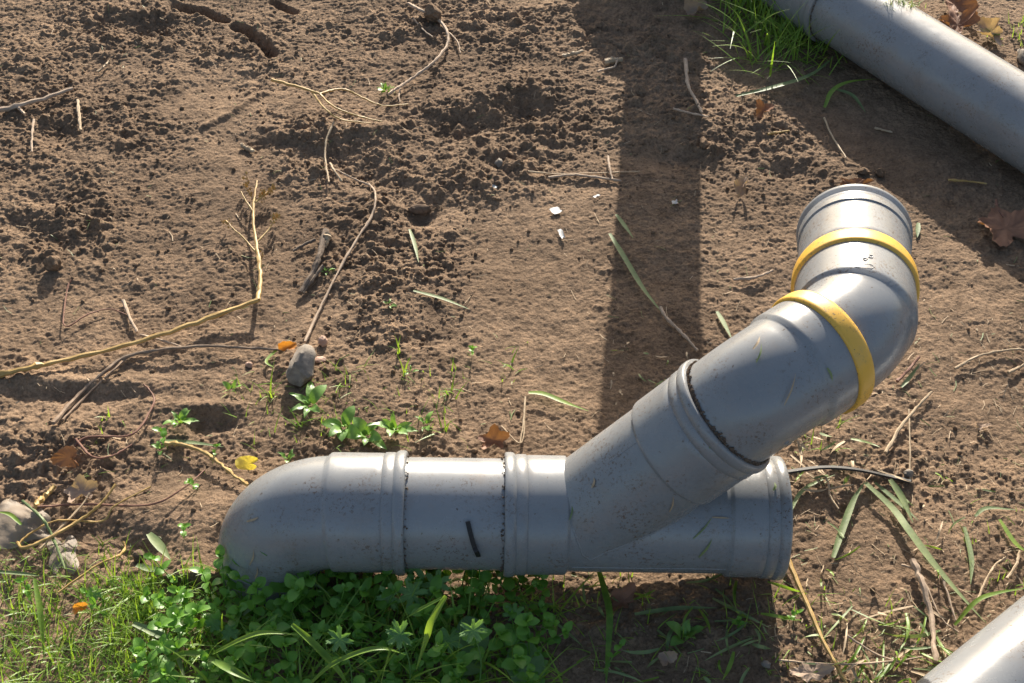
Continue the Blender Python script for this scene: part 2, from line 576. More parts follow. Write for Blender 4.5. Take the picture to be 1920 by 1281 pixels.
def ring_crumbs(path, s, r, n, seed, size=0.004, arc=(0, 2 * math.pi)):
    """little lumps of soil caught in a socket mouth"""
    rr = np.random.default_rng(seed)
    V, Fc, o = [], [], 0
    for _ in range(n):
        a = arc[0] + (arc[1] - arc[0]) * rr.random()
        p, t, nn, b = path.frame(s + rr.normal() * 0.0015)
        c = p + (r + rr.random() * 0.0012) * (math.cos(a) * nn + math.sin(a) * b)
        q = size * (0.35 + rr.random() * 0.8)
        oc = np.array([[1, 0, 0], [-1, 0, 0], [0, 1, 0], [0, -1, 0], [0, 0, 1], [0, 0, -1]]) * (q * (0.6 + 0.6 * rr.random((6, 1))))
        V.append(c + oc)
        Fc.append(np.array([(0, 2, 4), (2, 1, 4), (1, 3, 4), (3, 0, 4), (2, 0, 5), (1, 2, 5), (3, 1, 5), (0, 3, 5)]) + o)
        o += 6
    return np.concatenate(V), np.concatenate(Fc)

# --- the assembly in the foreground
asm = tag(empty("drainpipe", (-0.335, 1.287, 0.0)), "grey plastic drainpipe with wye branch and two yellow seal rings, lying on bare soil", "drainpipe")
def part(name, vf, mat, parent=asm, sharp=50, root=None):
    v, f = vf
    base = np.array(parent.matrix_world.translation) if parent.parent is None and parent.type == 'EMPTY' else np.zeros(3)
    org = np.array((root or asm).location)
    me = mesh_from(name, v - org, f, True, sharp)
    return obj(name, me, mat, parent)

PA = Path([(-0.350, 1.287, -0.25), (-0.350, 1.287, 0.1225), (0.46, 1.2925, 0.098)], R=0.098)
def sx(x):
    return float(PA.s[-1]) - (0.46 - x) * 1.0005
elb = part("buried_elbow", sweep(PA, [(0.0, RP), (sx(-0.2588), RP)] + socket_prof(sx(-0.2588), sx(-0.150))[1:]), 'pvc')
part("mould_seam", seam(PA, 0.30, sx(-0.262), RP, math.pi + 0.35), 'pvc', elb)
part("pipe_length", sweep(PA, [(sx(-0.19), RP - 0.0006), (sx(0.03), RP - 0.0006)]), 'pvc_clean')
# wye
d1 = nrm([0.70, 0.06, 0.735])
J = np.array([0.1021, 1.2900, 0.1088])
B1 = J + d1 * 0.332
d2 = nrm([0.81, 0.58, 0.075])
B2 = B1 + d2 * 0.170
d3 = nrm([0.19, 0.965, -0.17])
E3 = B2 + d3 * 0.36
PB = Path([J, B1, B2, E3], R=0.092)
rim_s = 0.272
left = socket_prof(sx(0.080), sx(-0.0114))
right = socket_prof(sx(0.300), sx(0.384))
wv = merge([sweep(PA, left[::-1][0:0] + left), sweep(PA, [(sx(0.080), RP), (sx(0.300), RP)]), sweep(PA, right),
            sweep(PB, [(0.0, RP + 0.0004), (0.17, RP + 0.0002)] + socket_prof(0.17, rim_s)[0:])])
wye = part("wye_fitting", wv, 'pvc')
part("mould_seam", seam(PA, sx(0.084), sx(0.30), RP, 0.25), 'pvc', wye)
part("mould_seam", seam(PB, 0.12, 0.168, RP, 0.3), 'pvc', wye)
crust = part("soil_crust", merge([ring_crumbs(PB, rim_s + 0.002, RP + 0.0004, 900, 3, 0.0023, (0, 6.28))]), 'crust', wye)
crust['kind'] = 'stuff'
cr2 = part("soil_crust", ring_crumbs(PA, sx(-0.148), RP, 120, 4, 0.0017), 'crust', elb)
cr2['kind'] = 'stuff'
cr3 = part("soil_crust", ring_crumbs(PA, sx(-0.0135), RP, 140, 5, 0.0019), 'crust', wye)
cr3['kind'] = 'stuff'

def ring_prof(s, w, r_in, r_out):
    return [(s - w / 2, r_in), (s - w / 2, r_out - 0.003), (s - w / 2 + 0.002, r_out - 0.0006), (s - w / 2 + 0.006, r_out),
            (s + w / 2 - 0.007, r_out - 0.0004), (s + w / 2 - 0.002, r_out - 0.0018), (s + w / 2, r_out - 0.004), (s + w / 2, r_in)]

sB1 = PB.near(B1)
sB2 = PB.near(B2)
st1, mo1 = sB1 + 0.038, sB1 + 0.100      # step and mouth of the first bend's socket
st2, mo2 = sB2 + 0.016, sB2 + 0.112      # the same on the second bend
end = sB2 + 0.268
def bend(s_in, st, mo):
    b = 0.0848
    return [(s_in, RP - 0.0004), (st, RP), (st + 0.003, RP + 0.0008), (st + 0.007, b - 0.0004), (st + 0.011, b), (mo, b), (mo, RP + 0.002)]
el1 = part("pipe_bend", sweep(PB, bend(rim_s - 0.03, st1, mo1)), 'pvc')
part("seal_ring", sweep(PB, ring_prof(mo1, 0.028, 0.0805, 0.0895)), 'yellow')
el2 = part("pipe_bend", sweep(PB, bend(mo1 - 0.02, st2, mo2)), 'pvc_clean')
part("seal_ring", sweep(PB, ring_prof(mo2, 0.034, 0.0805, 0.0895)), 'yellow')
L = end
ep = [(mo2 - 0.02, RP - 0.001), (mo2 + 0.022, RP - 0.001), (mo2 + 0.026, RP), (mo2 + 0.030, 0.0815), (L - 0.046, 0.0815), (L - 0.044, 0.0808), (L - 0.042, 0.0836),
      (L - 0.024, 0.0836), (L - 0.022, 0.0822), (L - 0.014, 0.0825), (L - 0.010, 0.0858), (L - 0.003, 0.0862), (L, 0.085), (L, 0.076), (L - 0.10, 0.0755)]
cp = part("end_coupling", sweep(PB, ep), 'pvc_clean')
part("mould_seam", seam(PB, mo2 + 0.032, L - 0.048, 0.0815, 0.0, 0.0007), 'crust', cp)
# moulded fillet where the branch leaves the run
fp = []
for k in range(97):
    a = 2 * math.pi * k / 96
    best = None
    for s_ in np.arange(0.0, 0.26, 0.001):
        p, t, n, b = PB.frame(s_)
        q = p + (RP + 0.0003) * (math.cos(a) * n + math.sin(a) * b)
        m0 = PA.frame(sx(q[0]))[0]
        ax = PA.T[-1]
        dd = np.linalg.norm((q - m0) - ax * ((q - m0) @ ax))
        if dd > RP:
            best = q
            break
    if best is not None:
        fp.append(best)
fv, ff = [], []
fp = np.array(fp[:-1])
for k in range(len(fp)):
    t = nrm(fp[(k + 1) % len(fp)] - fp[k - 1])
    cc = np.array([fp[k][0], 1.2900, 0.1088])
    a_ = nrm(np.cross(t, nrm(fp[k] - J)))
    b_ = np.cross(t, a_)
    for j in range(8):
        w = 2 * math.pi * j / 8
        fv.append(fp[k] + 0.0019 * (math.cos(w) * a_ + math.sin(w) * b_) - nrm(fp[k] - J) * 0.0012)
for k in range(len(fp)):
    k2 = (k + 1) % len(fp)
    for j in range(8):
        j2 = (j + 1) % 8
        ff.append((k * 8 + j, k * 8 + j2, k2 * 8 + j2, k2 * 8 + j))
part("moulded_fillet", (np.array(fv), np.array(ff)), 'pvc', wye, None)
# moulded plug marks on the first bend
for k, (ds, a) in enumerate(((0.045, 2.35), (0.045, 2.05))):
    p, t, n, b = PB.frame(rim_s + ds)
    s_, a_ = rim_s + ds, a
    pr = [(0.0001, 0.0045), (0.0012, 0.0040), (0.0014, 0.0028), (0.0004, 0.0024), (0.0004, 0.0001)]
    rad = math.cos(a) * n + math.sin(a) * b
    pp = Path([p + rad * (RP - 0.0008), p + rad * (RP + 0.01)])
    v, f = sweep(pp, pr, 20)
    part("moulding_mark", (v, f), 'pvc', el1)

# --- pipe at the top right with its coupling
up = tag(empty("sewer_pipe", (0.75, 2.651, 0.0)), "long straight grey pipe with a socket coupling, lying beside the green grass tuft", "pipe")
PU = Path([(0.20, 3.4705, 0.083), (2.2, 0.4889, 0.088)])
def P2(p):
    d = p[1] * cT + (HC - p[2]) * sT
    return 960 + FPX * p[0] / d, 640.5 - FPX * (p[1] * sT + (p[2] - HC) * cT) / d
ssamp = np.linspace(0, PU.s[-1], 1200)
s_mouth = float(ssamp[np.argmin([abs(P2(PU.frame(s)[0])[0] - 1572) for s in ssamp])])
part("pipe_length", sweep(PU, [(s_mouth - 0.08, RP), (PU.s[-1], RP), (PU.s[-1], RP - 0.005), (PU.s[-1] - 0.2, RP - 0.005)]), 'pvc_clean', up, root=up)
cpl = part("socket_coupling", sweep(PU, [(0.0, RP), (s_mouth - 0.12, RP)] + socket_prof(s_mouth - 0.12, s_mouth)), 'pvc', up, root=up)
cu = part("soil_crust", ring_crumbs(PU, s_mouth + 0.001, RP + 0.0006, 300, 6, 0.0022), 'crust', cpl, root=up)
cu['kind'] = 'stuff'
# --- pipe end at the bottom right
lp = tag(empty("plastic_pipe", (0.9, 1.3, 0.0)), "pale shiny grey pipe end with muddy scratches, among cut grass and dry stems", "pipe")
PL = Path([(0.520, 0.918, 0.081), (1.8, 1.921, 0.081)])
part("pipe_length", sweep(PL, [(0.16, RP - 0.006), (0.0, RP - 0.006), (0.0, RP - 0.002), (0.003, RP), (PL.s[-1], RP)]), 'pvc_clean', lp, root=lp)
# --- upright pipe standing beyond the pipes; its long shadow crosses the soil
sp = tag(empty("standing_pipe", (0.392, 3.30, 0.0)), "upright grey pipe standing in the soil, its long shadow crossing the bare earth", "pipe")
PS = Path([(0.392, 3.30, -0.1), (0.392, 3.30, 0.60)])
part("pipe_length", sweep(PS, [(0.0, RP), (0.70, RP)] + socket_prof(0.70, 0.82)[1:]), 'pvc_clean', sp, root=sp)
PS2 = Path([(0.392, 3.30, 0.08), (0.24, 3.27, 0.24)])
part("side_branch", sweep(PS2, [(0.0, RP - 0.002), (0.12, RP - 0.002)] + socket_prof(0.12, 0.22)), 'pvc', sp, root=sp)
#--NEXT--
# ------------------------------------------------------------------ small things: stalks, blades, leaves, stones
def catmull(P, per=8):
    P = [np.array(p, float) for p in P]
    if len(P) < 3:
        return np.array([P[0] + (P[1] - P[0]) * t for t in np.linspace(0, 1, per + 1)])
    Q = [2 * P[0] - P[1]] + P + [2 * P[-1] - P[-2]]
    out = []
    for i in range(1, len(Q) - 2):
        for t in np.linspace(0, 1, per, endpoint=False):
            a, b, c, d = Q[i - 1], Q[i], Q[i + 1], Q[i + 2]
            out.append(0.5 * (2 * b + (c - a) * t + (2 * a - 5 * b + 4 * c - d) * t * t + (3 * b - a - 3 * c + d) * t ** 3))
    out.append(P[-1])
    return np.array(out)

def tube_vf(pts, r0, r1=None, seg=7, rough=0.12, seed=1):
    r = np.random.default_rng(seed)
    r1 = r0 if r1 is None else r1
    n = len(pts)
    pts = np.array(pts)
    if rough > 0.1 and n > 6:
        # nodes and kinks of a dry stalk
        j = r.normal(size=(n, 3)) * r0 * 0.13
        j[0] = j[-1] = 0
        pts = pts + j
        knots = {int(k): 1.15 + 0.3 * r.random() for k in r.integers(1, n - 1, max(1, n // 9))}
    else:
        knots = {}
    T = np.gradient(pts, axis=0)
    V = []
    up = np.array([0.13, 0.21, 0.97])
    for i in range(n):
        t = nrm(T[i])
        a = nrm(np.cross(t, up))
        b = np.cross(t, a)
        f = i / (n - 1)
        rad = (r0 + (r1 - r0) * f) * (1 + rough * r.normal()) * knots.get(i, 1.0)
        for k in range(seg):
            q = 2 * math.pi * k / seg
            V.append(pts[i] + rad * (1 + rough * 0.5 * r.normal()) * (math.cos(q) * a + math.sin(q) * b))
    Fc = []
    for i in range(n - 1):
        for k in range(seg):
            k2 = (k + 1) % seg
            Fc.append((i * seg + k, i * seg + k2, (i + 1) * seg + k2, (i + 1) * seg + k))
    V = V + [pts[0], pts[-1]]
    for k in range(seg):
        k2 = (k + 1) % seg
        Fc.append((k2, k, n * seg, n * seg))
        Fc.append(((n - 1) * seg + k, (n - 1) * seg + k2, n * seg + 1, n * seg + 1))
    return np.array(V), Fc

def fix(Fc):
    return [tuple(dict.fromkeys(int(i) for i in f)) for f in Fc]

def blade_vf(pts, w, fold=0.18, tip=0.06, base=0.6, up=(0, 0, 1), twist=0.0):
    n = len(pts)
    T = np.gradient(pts, axis=0)
    V, Fc = [], []
    up = np.array(up, float)
    for i in range(n):
        f = i / (n - 1)
        t = nrm(T[i])
        side = nrm(np.cross(t, up))
        nn = np.cross(side, t)
        ca, sa = math.cos(twist * f), math.sin(twist * f)
        side, nn = side * ca + nn * sa, nn * ca - side * sa
        ww = 0.5 * w * min(1.0, base + (1 - base) * f * 4) * max(tip, min(1.0, (1 - f) * 2.2) ** 0.8)
        V += [pts[i] - side * ww + nn * ww * fold * 2, pts[i], pts[i] + side * ww + nn * ww * fold * 2]
    for i in range(n - 1):
        for k in (0, 1):
            Fc.append((i * 3 + k, i * 3 + k + 1, i * 3 + 4 + k, i * 3 + 3 + k))
    return np.array(V), np.array(Fc)

def line3(pix, lift=0.004, follow=True):
    """polyline of photo positions -> points lying on (or just over) the soil"""
    out = []
    n = len(pix)
    for i, q in enumerate(pix):
        l = q[2] if len(q) > 2 else lift
        out.append(at(q[0], q[1], l))
    return catmull(out, 7)

SEED = [100]
def stalk_vf(pix, wpx, lift=0.004, taper=0.7, rough=0.12, seg=7):
    SEED[0] += 1
    p = line3(pix, lift + 0.0004)
    r = 0.84 * wpx / 2 / pxscale(p[len(p) // 2])
    p = p + np.array([0, 0, r * 0.4])
    v, f = tube_vf(p, r, r * taper, seg, rough, SEED[0])
    return v, fix(f)

def single(name, v, f, mat, label, cat, group=None, sharp=40):
    c = np.array(v).mean(axis=0)
    c[2] = np.array(v)[:, 2].min()
    me = mesh_from(name, np.array(v) - c, f, True, sharp)
    return tag(obj(name, me, mat, None, c), label, cat, group)

def child(name, v, f, mat, parent, sharp=40):
    me = mesh_from(name, np.array(v) - np.array(parent.location), f, True, sharp)
    return obj(name, me, mat, parent)

def stalk(name, pix, wpx, mat, label, cat="twig", lift=0.004, taper=0.7, group=None, rough=0.12):
    v, f = stalk_vf(pix, wpx, lift, taper, rough)
    return single(name, v, f, mat, label, cat, group)

def blade(name, pix, wpx, mat, label, cat="grass blade", lift=0.004, group=None, fold=0.18, twist=0.0):
    p = line3(pix, lift)
    w = wpx / pxscale(p[len(p) // 2])
    v, f = blade_vf(p, w, fold, twist=twist)
    return single(name, v, f, mat, label, cat, group, None)

# --- the long dry yellow weed stalk with its kinked flowering top
ws_ = tag(empty("weed_stalk", at(300, 632)), "long dry yellow weed stalk with a kinked upper part and withered seed heads", "stalk")
v, f = stalk_vf([(-25, 710, .006), (60, 690, .008), (120, 677, .012), (250, 645, .014), (370, 605, .018), (484, 564, .022)], 12, taper=0.8, rough=0.11)
child("stalk", v, f, 'straw_yellow', ws_)
v, f = stalk_vf([(484, 564, .022), (488, 520, .020), (482, 460, .018), (475, 405, .018), (482, 340, .018)], 10, taper=0.35, rough=0.11)
child("stalk_top", v, f, 'straw_yellow', ws_)
for q in ([(484, 478), (455, 445), (440, 432), (424, 414)], [(481, 455), (503, 432), (520, 402)], [(476, 400), (460, 375), (452, 360)], [(479, 380), (500, 362), (512, 352)]):
    v, f = stalk_vf(q, 4, 0.018, 0.5)
    child("side_twig", v, f, 'straw_yellow', ws_)
def seed_head(pts, n, seed, spread):
    r = np.random.default_rng(seed)
    V, Fc, o = [], [], 0
    for _ in range(n):
        t = r.random()
        i = t * (len(pts) - 1)
        k = min(int(i), len(pts) - 2)
        c = pts[k] + (pts[k + 1] - pts[k]) * (i - k) + r.normal(size=3) * spread
        q = 0.0013 + 0.0016 * r.random()
        oc = np.array([[1, 0, 0], [-1, 0, 0], [0, 1, 0], [0, -1, 0], [0, 0, 1.6], [0, 0, -1.6]]) * (q * (0.6 + 0.7 * r.random((6, 1))))
        V.append(c + oc)
        Fc.append(np.array([(0, 2, 4), (2, 1, 4), (1, 3, 4), (3, 0, 4), (2, 0, 5), (1, 2, 5), (3, 1, 5), (0, 3, 5)]) + o)
        o += 6
    return np.concatenate(V), np.concatenate(Fc)
for q, n_ in (([(484, 372), (500, 362), (514, 350)], 60), ([(474, 372), (462, 350), (462, 328)], 36), ([(515, 412), (521, 402)], 24), ([(428, 420), (423, 412)], 12), ([(484, 488), (490, 478), (492, 470)], 14)):
    v, f = seed_head([at(a, b, .019) for a, b in q], n_, n_, 0.0035)
    child("seed_head", v, f, 'straw_yellow', ws_)

# --- yellow forked stem and vine near the top
yb = tag(empty("forked_stem", at(590, 178)), "thin yellow stem forking into three long wiry branches above its shadow", "stem")
for i, (q, w) in enumerate((([(510, 151, .03), (560, 164, .032), (600, 177, .032)], 8), ([(600, 177, .032), (628, 169, .03), (652, 170, .028), (690, 189, .02), (722, 199, .012), (765, 196, .008)], 5),
             ([(600, 177, .032), (625, 200, .028), (668, 219, .016), (716, 229, .006)], 5), ([(584, 172, .032), (610, 206, .024), (640, 225, .012), (695, 232, .006)], 5))):
    v, f = stalk_vf(q, w, taper=0.6, rough=0.11)
    child("stalk" if i == 0 else "side_branch", v, f, 'straw_yellow', yb)
vn = tag(empty("creeping_vine", at(800, 120)), "pale curved creeping vine ending in a small bright green sprout", "vine")
v, f = stalk_vf([(765, 6), (790, 22), (820, 36), (838, 60), (838, 86), (815, 116), (785, 140), (755, 160), (728, 178)], 7, 0.012, 0.8)
child("stem", v, f, 'root', vn)
for q in ([(775, 34), (795, 58), (812, 74)], [(842, 62), (858, 80), (863, 100)], [(752, 162), (748, 180), (750, 192)]):
    v, f = stalk_vf(q, 4, 0.005)
    child("side_stem", v, f, 'root', vn)

STALKS = [
    ("brown_twig", [(100, 795), (150, 740), (200, 696), (240, 669, .008), (310, 656, .012), (390, 650, .012), (455, 653, .010), (528, 657, .008)], 9, 'twig', "long curved brown twig running beneath the yellow weed stalk towards the stone", .006),
    ("thin_twig", [(118, 788), (160, 745), (205, 702), (238, 672)], 6, 'twig', "thin brown twig lying alongside the lower end of the curved twig", .005),
    ("dry_stick", [(231, 565), (243, 595), (257, 624)], 8, 'root', "short pale stick leaning by the middle of the yellow weed stalk", .006),
    ("dry_stick", [(262, 628), (300, 638), (340, 651)], 6, 'root', "slim pale stick crossing under the yellow weed stalk", .006),
    ("creeping_root", [(572, 642), (600, 580), (640, 500), (668, 452), (696, 408), (704, 375), (698, 352), (668, 338), (622, 316)], 6, 'root', "long hooked pale root winding over the soil up from the stone", .006),
    ("thin_stalk", [(626, 230), (613, 272), (610, 300), (617, 342)], 5, 'straw', "thin upright straw stalk standing near the forked yellow stem", .010),
    ("thin_stalk", [(619, 308), (628, 322), (641, 341)], 6, 'straw', "short slanting straw piece next to the hooked end of the root", .006),
    ("dead_wood", [(611, 435), (599, 480), (588, 512), (563, 550)], 15, 'darkwood', "split dark piece of dead wood with frayed ends", .006),
    ("dead_wood", [(606, 500), (590, 520), (568, 551)], 10, 'darkwood', "dark splinter lying against the split dead wood", .006),
    ("dead_wood", [(592, 451), (570, 460), (550, 472)], 8, 'darkwood', "small dark splinter to the side of the split dead wood", .006),
    ("wood_stub", [(615, 443), (612, 455), (609, 464)], 17, 'straw', "short pale round stub of wood beside the dead wood", .006),
    ("grey_stick", [(-15, 211), (60, 193), (137, 168)], 12, 'root', "straight greyish stick with a short broken side spur below it", .008),
    ("dry_stick", [(28, 197), (37, 205), (46, 214)], 7, 'root', "short broken spur under the straight greyish stick", .006),
    ("dry_stick", [(146, 190), (148, 215), (152, 246)], 9, 'straw', "pale cut straw standing right of the greyish stick", .010),
    ("dry_stick", [(64, 226), (61, 255), (60, 286)], 6, 'root', "thin grey stick with a forked shadow below the greyish stick", .014),
    ("dry_stick", [(183, 136), (195, 126), (204, 116)], 6, 'straw', "small straw sliver lying in the crumbly soil near the heel marks", .006),
    ("dry_stick", [(452, 274), (465, 280), (477, 287)], 11, 'straw', "short thick pale straw lying alone on smooth soil", .004),
    ("dry_straw", [(1660, 850), (1690, 800), (1722, 762), (1747, 736)], 8, 'straw', "straight pale straw lying on soil right of the first yellow ring", .006),
    ("red_twig", [(1682, 716), (1700, 698), (1724, 670)], 8, 'redstem', "short red-brown twig lying beside a green twin", .008),
    ("dry_straw", [(1790, 692), (1835, 668), (1900, 656), (1930, 659)], 6, 'straw', "bent pale straw pointing at the open soil", .006),
    ("dry_stick", [(1711, 1052), (1730, 1100), (1746, 1165), (1753, 1242)], 15, 'root', "thick curved dry stem with a broken top beside the pale pipe end", .012),
    ("yellow_stalk", [(1474, 1045), (1510, 1128), (1545, 1208), (1592, 1290)], 12, 'straw_yellow', "thick yellowish dried stem running down from the socket end", .010),
    ("curved_root", [(308, 832), (340, 834), (380, 848), (405, 865), (438, 892), (464, 911)], 10, 'straw_yellow', "curved yellow-brown root reaching the buried elbow", .012),
    ("red_twig", [(142, 824), (172, 856), (210, 861), (248, 834)], 6, 'redstem', "red-brown stem bowed like a smile over dark crumbs", .010),
    ("red_twig", [(70, 951), (160, 946), (280, 947), (345, 915), (384, 882)], 5, 'redstem', "long thin red-brown stem running from the yellow stub towards the elbow", .012),
    ("yellow_stub", [(66, 951), (84, 934), (103, 913)], 15, 'straw_yellow', "thick short yellow stub of stalk near the plastic film", .008),
    ("yellow_stalk", [(32, 1018), (45, 1028), (90, 1010), (150, 976), (190, 945), (217, 909)], 8, 'straw_yellow', "long yellow stem arching over the plastic film", .025),
    ("yellow_stalk", [(34, 1022), (58, 1000), (110, 976), (190, 978), (217, 948), (283, 913)], 5, 'straw_yellow', "wiry yellow stem looping beside the arched stem", .018),
    ("dry_straw", [(75, 1030), (150, 952), (168, 925)], 6, 'straw', "pale straight straw crossing the yellow stems by the plastic film", .015),
    ("green_stalk", [(42, 940), (80, 974), (100, 1010), (122, 1068)], 7, 'cutgrass', "dull green bare stem lying over the plastic film", .022),
    ("yellow_stalk", [(231, 1016), (234, 1030), (220, 1044), (180, 1062), (110, 1112)], 6, 'straw_yellow', "hooked orange-yellow stem among the young grass", .015),
    ("thin_root", [(1028, 334), (1060, 330), (1100, 331), (1165, 340)], 7, 'root', "wavy pale root ending at the long shadow", .005),
    ("thin_root", [(1140, 294), (1143, 315), (1148, 337)], 6, 'root', "small upright root piece standing over the wavy root", .010),
    ("thin_root", [(990, 322), (1060, 327), (1200, 322)], 4, 'straw', "straight thread-like straw just above the wavy root", .004),
    ("fibrous_root", [(1284, 120), (1290, 160), (1303, 188), (1316, 212)], 8, 'root', "pale fibrous root hanging down over dark crumbs in the shadow", .012),
    ("thin_root", [(1262, 204), (1295, 213), (1328, 221)], 5, 'root', "thin grey twig at the foot of the fibrous root", .008),
    ("wood_stub", [(1134, 119), (1150, 116), (1166, 113)], 15, 'straw', "pale wood stub at the edge of the long shadow", .005),
    ("wood_stub", [(1054, 107), (1072, 103), (1092, 98)], 11, 'straw', "slim pale wood chip on rough soil left of the long shadow", .005),
    ("dry_straw", [(1120, 135), (1136, 130), (1152, 126), (1158, 110)], 5, 'root', "bent root thread curling round the pale wood stub", .006),
    ("dry_straw", [(940, 800), (978, 830), (985, 750)], 4, 'straw', "thin pale straw bent upright behind the wye coupling", .010),
    ("dry_stick", [(1375, 525), (1415, 521), (1449, 508)], 8, 'root', "pale tapered stick lying left of the yellow rings", .006),
    ("dry_straw", [(1440, 250), (1480, 246)], 6, 'straw_yellow', "small yellow straw lying in sun below the small curled leaf", .004),
    ("dry_straw", [(1545, 222), (1560, 255), (1586, 297)], 5, 'straw', "thin straw slanting in the shadow of the long straight pipe", .006),
    ("dry_straw", [(1640, 240), (1673, 249)], 5, 'straw', "short whitish straw in the shadow of the long straight pipe", .004),
    ("dry_straw", [(1778, 338), (1820, 341), (1850, 346)], 5, 'straw_yellow', "yellow straw pointing at the large brown leaf", .005),
    ("white_stalk", [(1704, 768), (1706, 840), (1706, 905)], 4, 'straw', "thin whitish straight stalk standing at the tip of the black strap", .006),
    ("dry_straw", [(1538, 880), (1552, 905), (1556, 930), (1572, 955)], 6, 'straw', "branched pale root below the black strap", .006),
    ("dry_straw", [(1552, 918), (1580, 912), (1600, 910)], 5, 'straw', "small side root beside the branched root", .006),
    ("dry_straw", [(1735, 1096), (1765, 1160), (1797, 1186)], 5, 'root', "thin bowed straw right of the thick dry stem", .006),
    ("dry_straw", [(1460, 1238), (1560, 1246), (1680, 1240), (1748, 1228)], 5, 'root', "long thin straw running level to the pale pipe end", .008),
    ("dry_straw", [(1588, 1192), (1645, 1228), (1702, 1246)], 5, 'root', "thin straw crossing the long level straw", .010),
    ("dry_straw", [(1764, 1072), (1778, 1120), (1792, 1164)], 6, 'root', "slim straw between the long cut blade and the thick dry stem", .006),
    ("dry_straw", [(1832, 1128), (1850, 1085), (1868, 1058), (1886, 1046)], 6, 'straw', "pale forked straw with a curled tip above the pale pipe end", .008),
    ("dry_straw", [(1888, 1086), (1905, 1060), (1912, 1034)], 7, 'straw', "short bent straw near the right of the forked straw", .006),
    ("dry_straw", [(1890, 700), (1925, 683)], 8, 'straw', "pale straw stub in open soil beyond the bent straw", .004),
    ("dry_straw", [(1690, 1060), (1720, 1068)], 6, 'root', "little brown stick touching the top of the thick dry stem", .008),
    ("grass_root", [(1238, 578), (1252, 600), (1275, 622), (1308, 658)], 8, 'root', "frayed brown root at the end of the long green blade", .006),
    ("bowed_twig", [(140, 838), (165, 820), (248, 815), (285, 765), (287, 742), (270, 722)], 6, 'redstem', "dark red-brown twig curving up towards the yellow weed stalk", .006),
    ("wiry_root", [(134, 525), (126, 545), (121, 612), (165, 590), (205, 580), (236, 590)], 4, 'redstem', "wiry red root looping on the bare soil above the yellow weed stalk", .008),
    ("thin_stalk", [(985, 745), (982, 790), (975, 832)], 5, 'straw', "upright pale straw rising behind the pipe near the brown leaf", .012),
]
for (nm, q, w, mt, lb, lf) in STALKS:
    stalk(nm, q, w, mt, lb, nm.split('_')[-1], lf)

# --- black strap pieces
def strap_vf(P, w, th=0.0022, up=(0, 0.5, 0.85)):
    pts = catmull(P, 8)
    T = np.gradient(pts, axis=0)
    V, Fc = [], []
    for i, p in enumerate(pts):
        t = nrm(T[i])
        side = nrm(np.cross(t, up))
        nn = np.cross(side, t)
        for a, b in ((-1, -1), (1, -1), (1, 1), (-1, 1)):
            V.append(p + side * a * w / 2 + nn * b * th / 2)
    n = len(pts)
    for i in range(n - 1):
        for k in range(4):
            k2 = (k + 1) % 4
            Fc.append((i * 4 + k, i * 4 + k2, i * 4 + 4 + k2, i * 4 + 4 + k))
    Fc += [(3, 2, 1, 0), ((n - 1) * 4, (n - 1) * 4 + 1, (n - 1) * 4 + 2, (n - 1) * 4 + 3)]
    return np.array(V), Fc
v, f = strap_vf([at(1470, 886, .02), at(1540, 877, .022), at(1600, 880, .020), at(1660, 892, .012), at(1708, 903, .008)], 0.0105, 0.003)
single("black_strap", v, f, 'black', "narrow black plastic strap sticking out behind the open socket", "strap", sharp=30)

def ray(px, py):
    a, b = (px - 960) / FPX, -(py - 640.5) / FPX
    return nrm([a, cT + b * sT, -sT + b * cT])

def on_pipe(px, py, path, r, off=0.001):
    d = ray(px, py)
    o = np.array([0, 0, HC])
    for t in np.arange(0.8, 3.6, 0.0015):
        p = o + d * t
        dist = np.linalg.norm(path.p - p, axis=1)
        k = int(np.argmin(dist))
        a, b = path.p[max(0, k - 1)], path.p[min(len(path.p) - 1, k + 1)]
        u = np.clip(((p - a) @ (b - a)) / ((b - a) @ (b - a)), 0, 1)
        c = a + u * (b - a)
        if np.linalg.norm(p - c) < r + off:
            n = nrm(p - c)
            return c + n * (r + off), n
    return None, None

dense = Path([PA.p[0], PA.p[-1]])
class Dense:
    pass
def densify(path):
    q = Dense()
    s = np.arange(0, path.s[-1], 0.004)
    q.p = np.array([path.frame(x)[0] for x in s])
    return q
DA, DB, DU = densify(PA), densify(PB), densify(PU)

pp = [on_pipe(x, y, DA, RP, 0.004)[0] for x, y in ((877, 978), (882, 1000), (889, 1024), (896, 1040))] + [at(908, 1064, .02)]
v, f = strap_vf(pp, 0.0062, 0.0022, (0, -0.8, 0.6))
single("black_strap", v, f, 'black', "stub of black plastic strap leaning on the front of the pipe between sockets", "strap", sharp=30)

